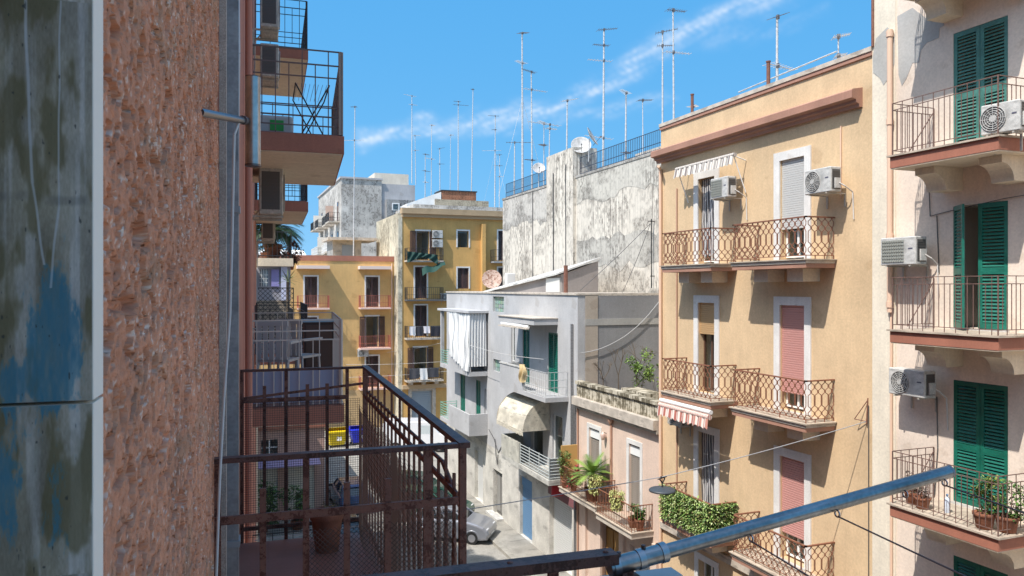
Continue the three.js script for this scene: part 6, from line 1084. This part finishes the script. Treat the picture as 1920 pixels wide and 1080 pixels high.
{ // white van on the cross street
  const g = thing('parked_van', 'white delivery van at the crossing in front of the ochre block', 'van', W3(13.4, 0, 53.4), HD + 0.2), p = M(0.75, 0.76, 0.78, { rough: 0.35, clearcoat: 0.8 });
  const s = new THREE.Shape([[-2.3, 0.35], [-2.35, 1.9], [-2.2, 2.05], [0.9, 2.05], [1.55, 1.25], [2.2, 1.05], [2.35, 0.7], [2.3, 0.35]].map(([a, b]) => new THREE.Vector2(a, b))); const e = new THREE.ExtrudeGeometry(s, { depth: 1.6, bevelEnabled: true, bevelThickness: 0.1, bevelSize: 0.05, bevelSegments: 3 }); e.translate(0, 0, -0.8);
  part('body', mb().add(e), p, g); part('windscreen', mb().hexa([[1.56, 1.3, 0.72], [1.56, 1.3, -0.72], [1.52, 1.27, -0.72], [1.52, 1.27, 0.72]], [[1.05, 1.98, 0.66], [1.05, 1.98, -0.66], [0.98, 1.95, -0.66], [0.98, 1.95, 0.66]]), mt.glass, g);
  for (const z of [1, -1]) part('side_window', bx(0.25, 1.15, 1.28, 1.85, z * 0.9 - 0.01, z * 0.9 + 0.02), mt.glass, g);
  for (const x of [-1.5, 1.55]) for (const z of [1, -1]) { const w = part('wheel', mb().add(new THREE.CylinderGeometry(0.33, 0.33, 0.2, 22), new THREE.Matrix4().makeRotationX(Math.PI / 2).setPosition(x, 0.33, z * 0.84)), M(0.015, 0.015, 0.015, { rough: 0.9 }), g); part('rim', mb().add(new THREE.CylinderGeometry(0.2, 0.2, 0.21, 16), new THREE.Matrix4().makeRotationX(Math.PI / 2).setPosition(x, 0.33, z * 0.845)), mt.galv, w); }
  for (const z of [1, -1]) part('headlight', toLocal(new RoundedBoxGeometry(0.12, 0.2, 0.32, 2, 0.04), 2.32, 0.85, z * 0.62), M(0.75, 0.77, 0.8, { rough: 0.1 }), g);
  part('bumper', toLocal(new RoundedBoxGeometry(0.2, 0.25, 1.7, 2, 0.06), 2.36, 0.45, 0), mt.black, g);
}
function bin(label, lat, st, col) {
  const g = thing('recycling_bin', label, 'bin', W3(lat, 0, st), 0.1, 'recycling bins'), m = M(...col, { rough: 0.45 });
  part('tub', mb().hexa([[-0.5, 0.16, 0.32], [0.5, 0.16, 0.32], [0.5, 0.16, -0.32], [-0.5, 0.16, -0.32]], [[-0.66, 1.05, 0.46], [0.66, 1.05, 0.46], [0.66, 1.05, -0.46], [-0.66, 1.05, -0.46]]), m, g);
  const rb = mb(); for (let i = 0; i < 4; i++) rb.hexa([[-0.4 + i * 0.25, 0.2, 0.33], [-0.33 + i * 0.25, 0.2, 0.33], [-0.33 + i * 0.25, 0.2, 0.3], [-0.4 + i * 0.25, 0.2, 0.3]], [[-0.42 + i * 0.26, 1.0, 0.475], [-0.35 + i * 0.26, 1.0, 0.475], [-0.35 + i * 0.26, 1.0, 0.44], [-0.42 + i * 0.26, 1.0, 0.44]]); part('rib', rb, m, g);
  part('rim', bx(-0.7, 0.7, 1.052, 1.11, -0.5, 0.5), m, g);
  const lid = new THREE.CylinderGeometry(0.48, 0.48, 1.3, 20, 1, false, Math.PI / 2, Math.PI); lid.rotateZ(Math.PI / 2); lid.scale(1, 0.5, 1); lid.translate(0, 1.112, 0); part('lid', mb().add(lid), m, g);
  for (const x of [-0.5, 0.5]) for (const z of [-0.32, 0.32]) part('wheel', mb().add(new THREE.CylinderGeometry(0.08, 0.08, 0.05, 12), new THREE.Matrix4().makeRotationX(Math.PI / 2).setPosition(x, 0.08, z)), mt.black, g);
  const cv = document.createElement('canvas'); cv.width = cv.height = 128; const c2 = cv.getContext('2d'); c2.fillStyle = '#ffffff'; c2.fillRect(0, 0, 128, 128); c2.strokeStyle = col[2] > 0.3 ? '#1a35c8' : '#c8a000'; c2.lineWidth = 16; for (let k = 0; k < 3; k++) { c2.beginPath(); c2.arc(64, 64, 38, k * 2.1 + 0.25, k * 2.1 + 1.7); c2.stroke(); }
  const t = new THREE.CanvasTexture(cv); t.colorSpace = THREE.SRGBColorSpace; const s = part('recycling_sticker', new THREE.PlaneGeometry(0.34, 0.34), new THREE.MeshStandardMaterial({ map: t, roughness: 0.5 }), g); s.position.set(0.08, 0.66, 0.432); s.rotation.x = -0.155;
  return g;
}
bin('yellow plastic recycling bin on the street seen through the mesh', 8.1, 56.5, [0.75, 0.55, 0.01]); bin('blue plastic recycling bin beside the yellow one', 9.75, 56.8, [0.02, 0.04, 0.62]);
finish(scene);
renderer.render(scene, camera);
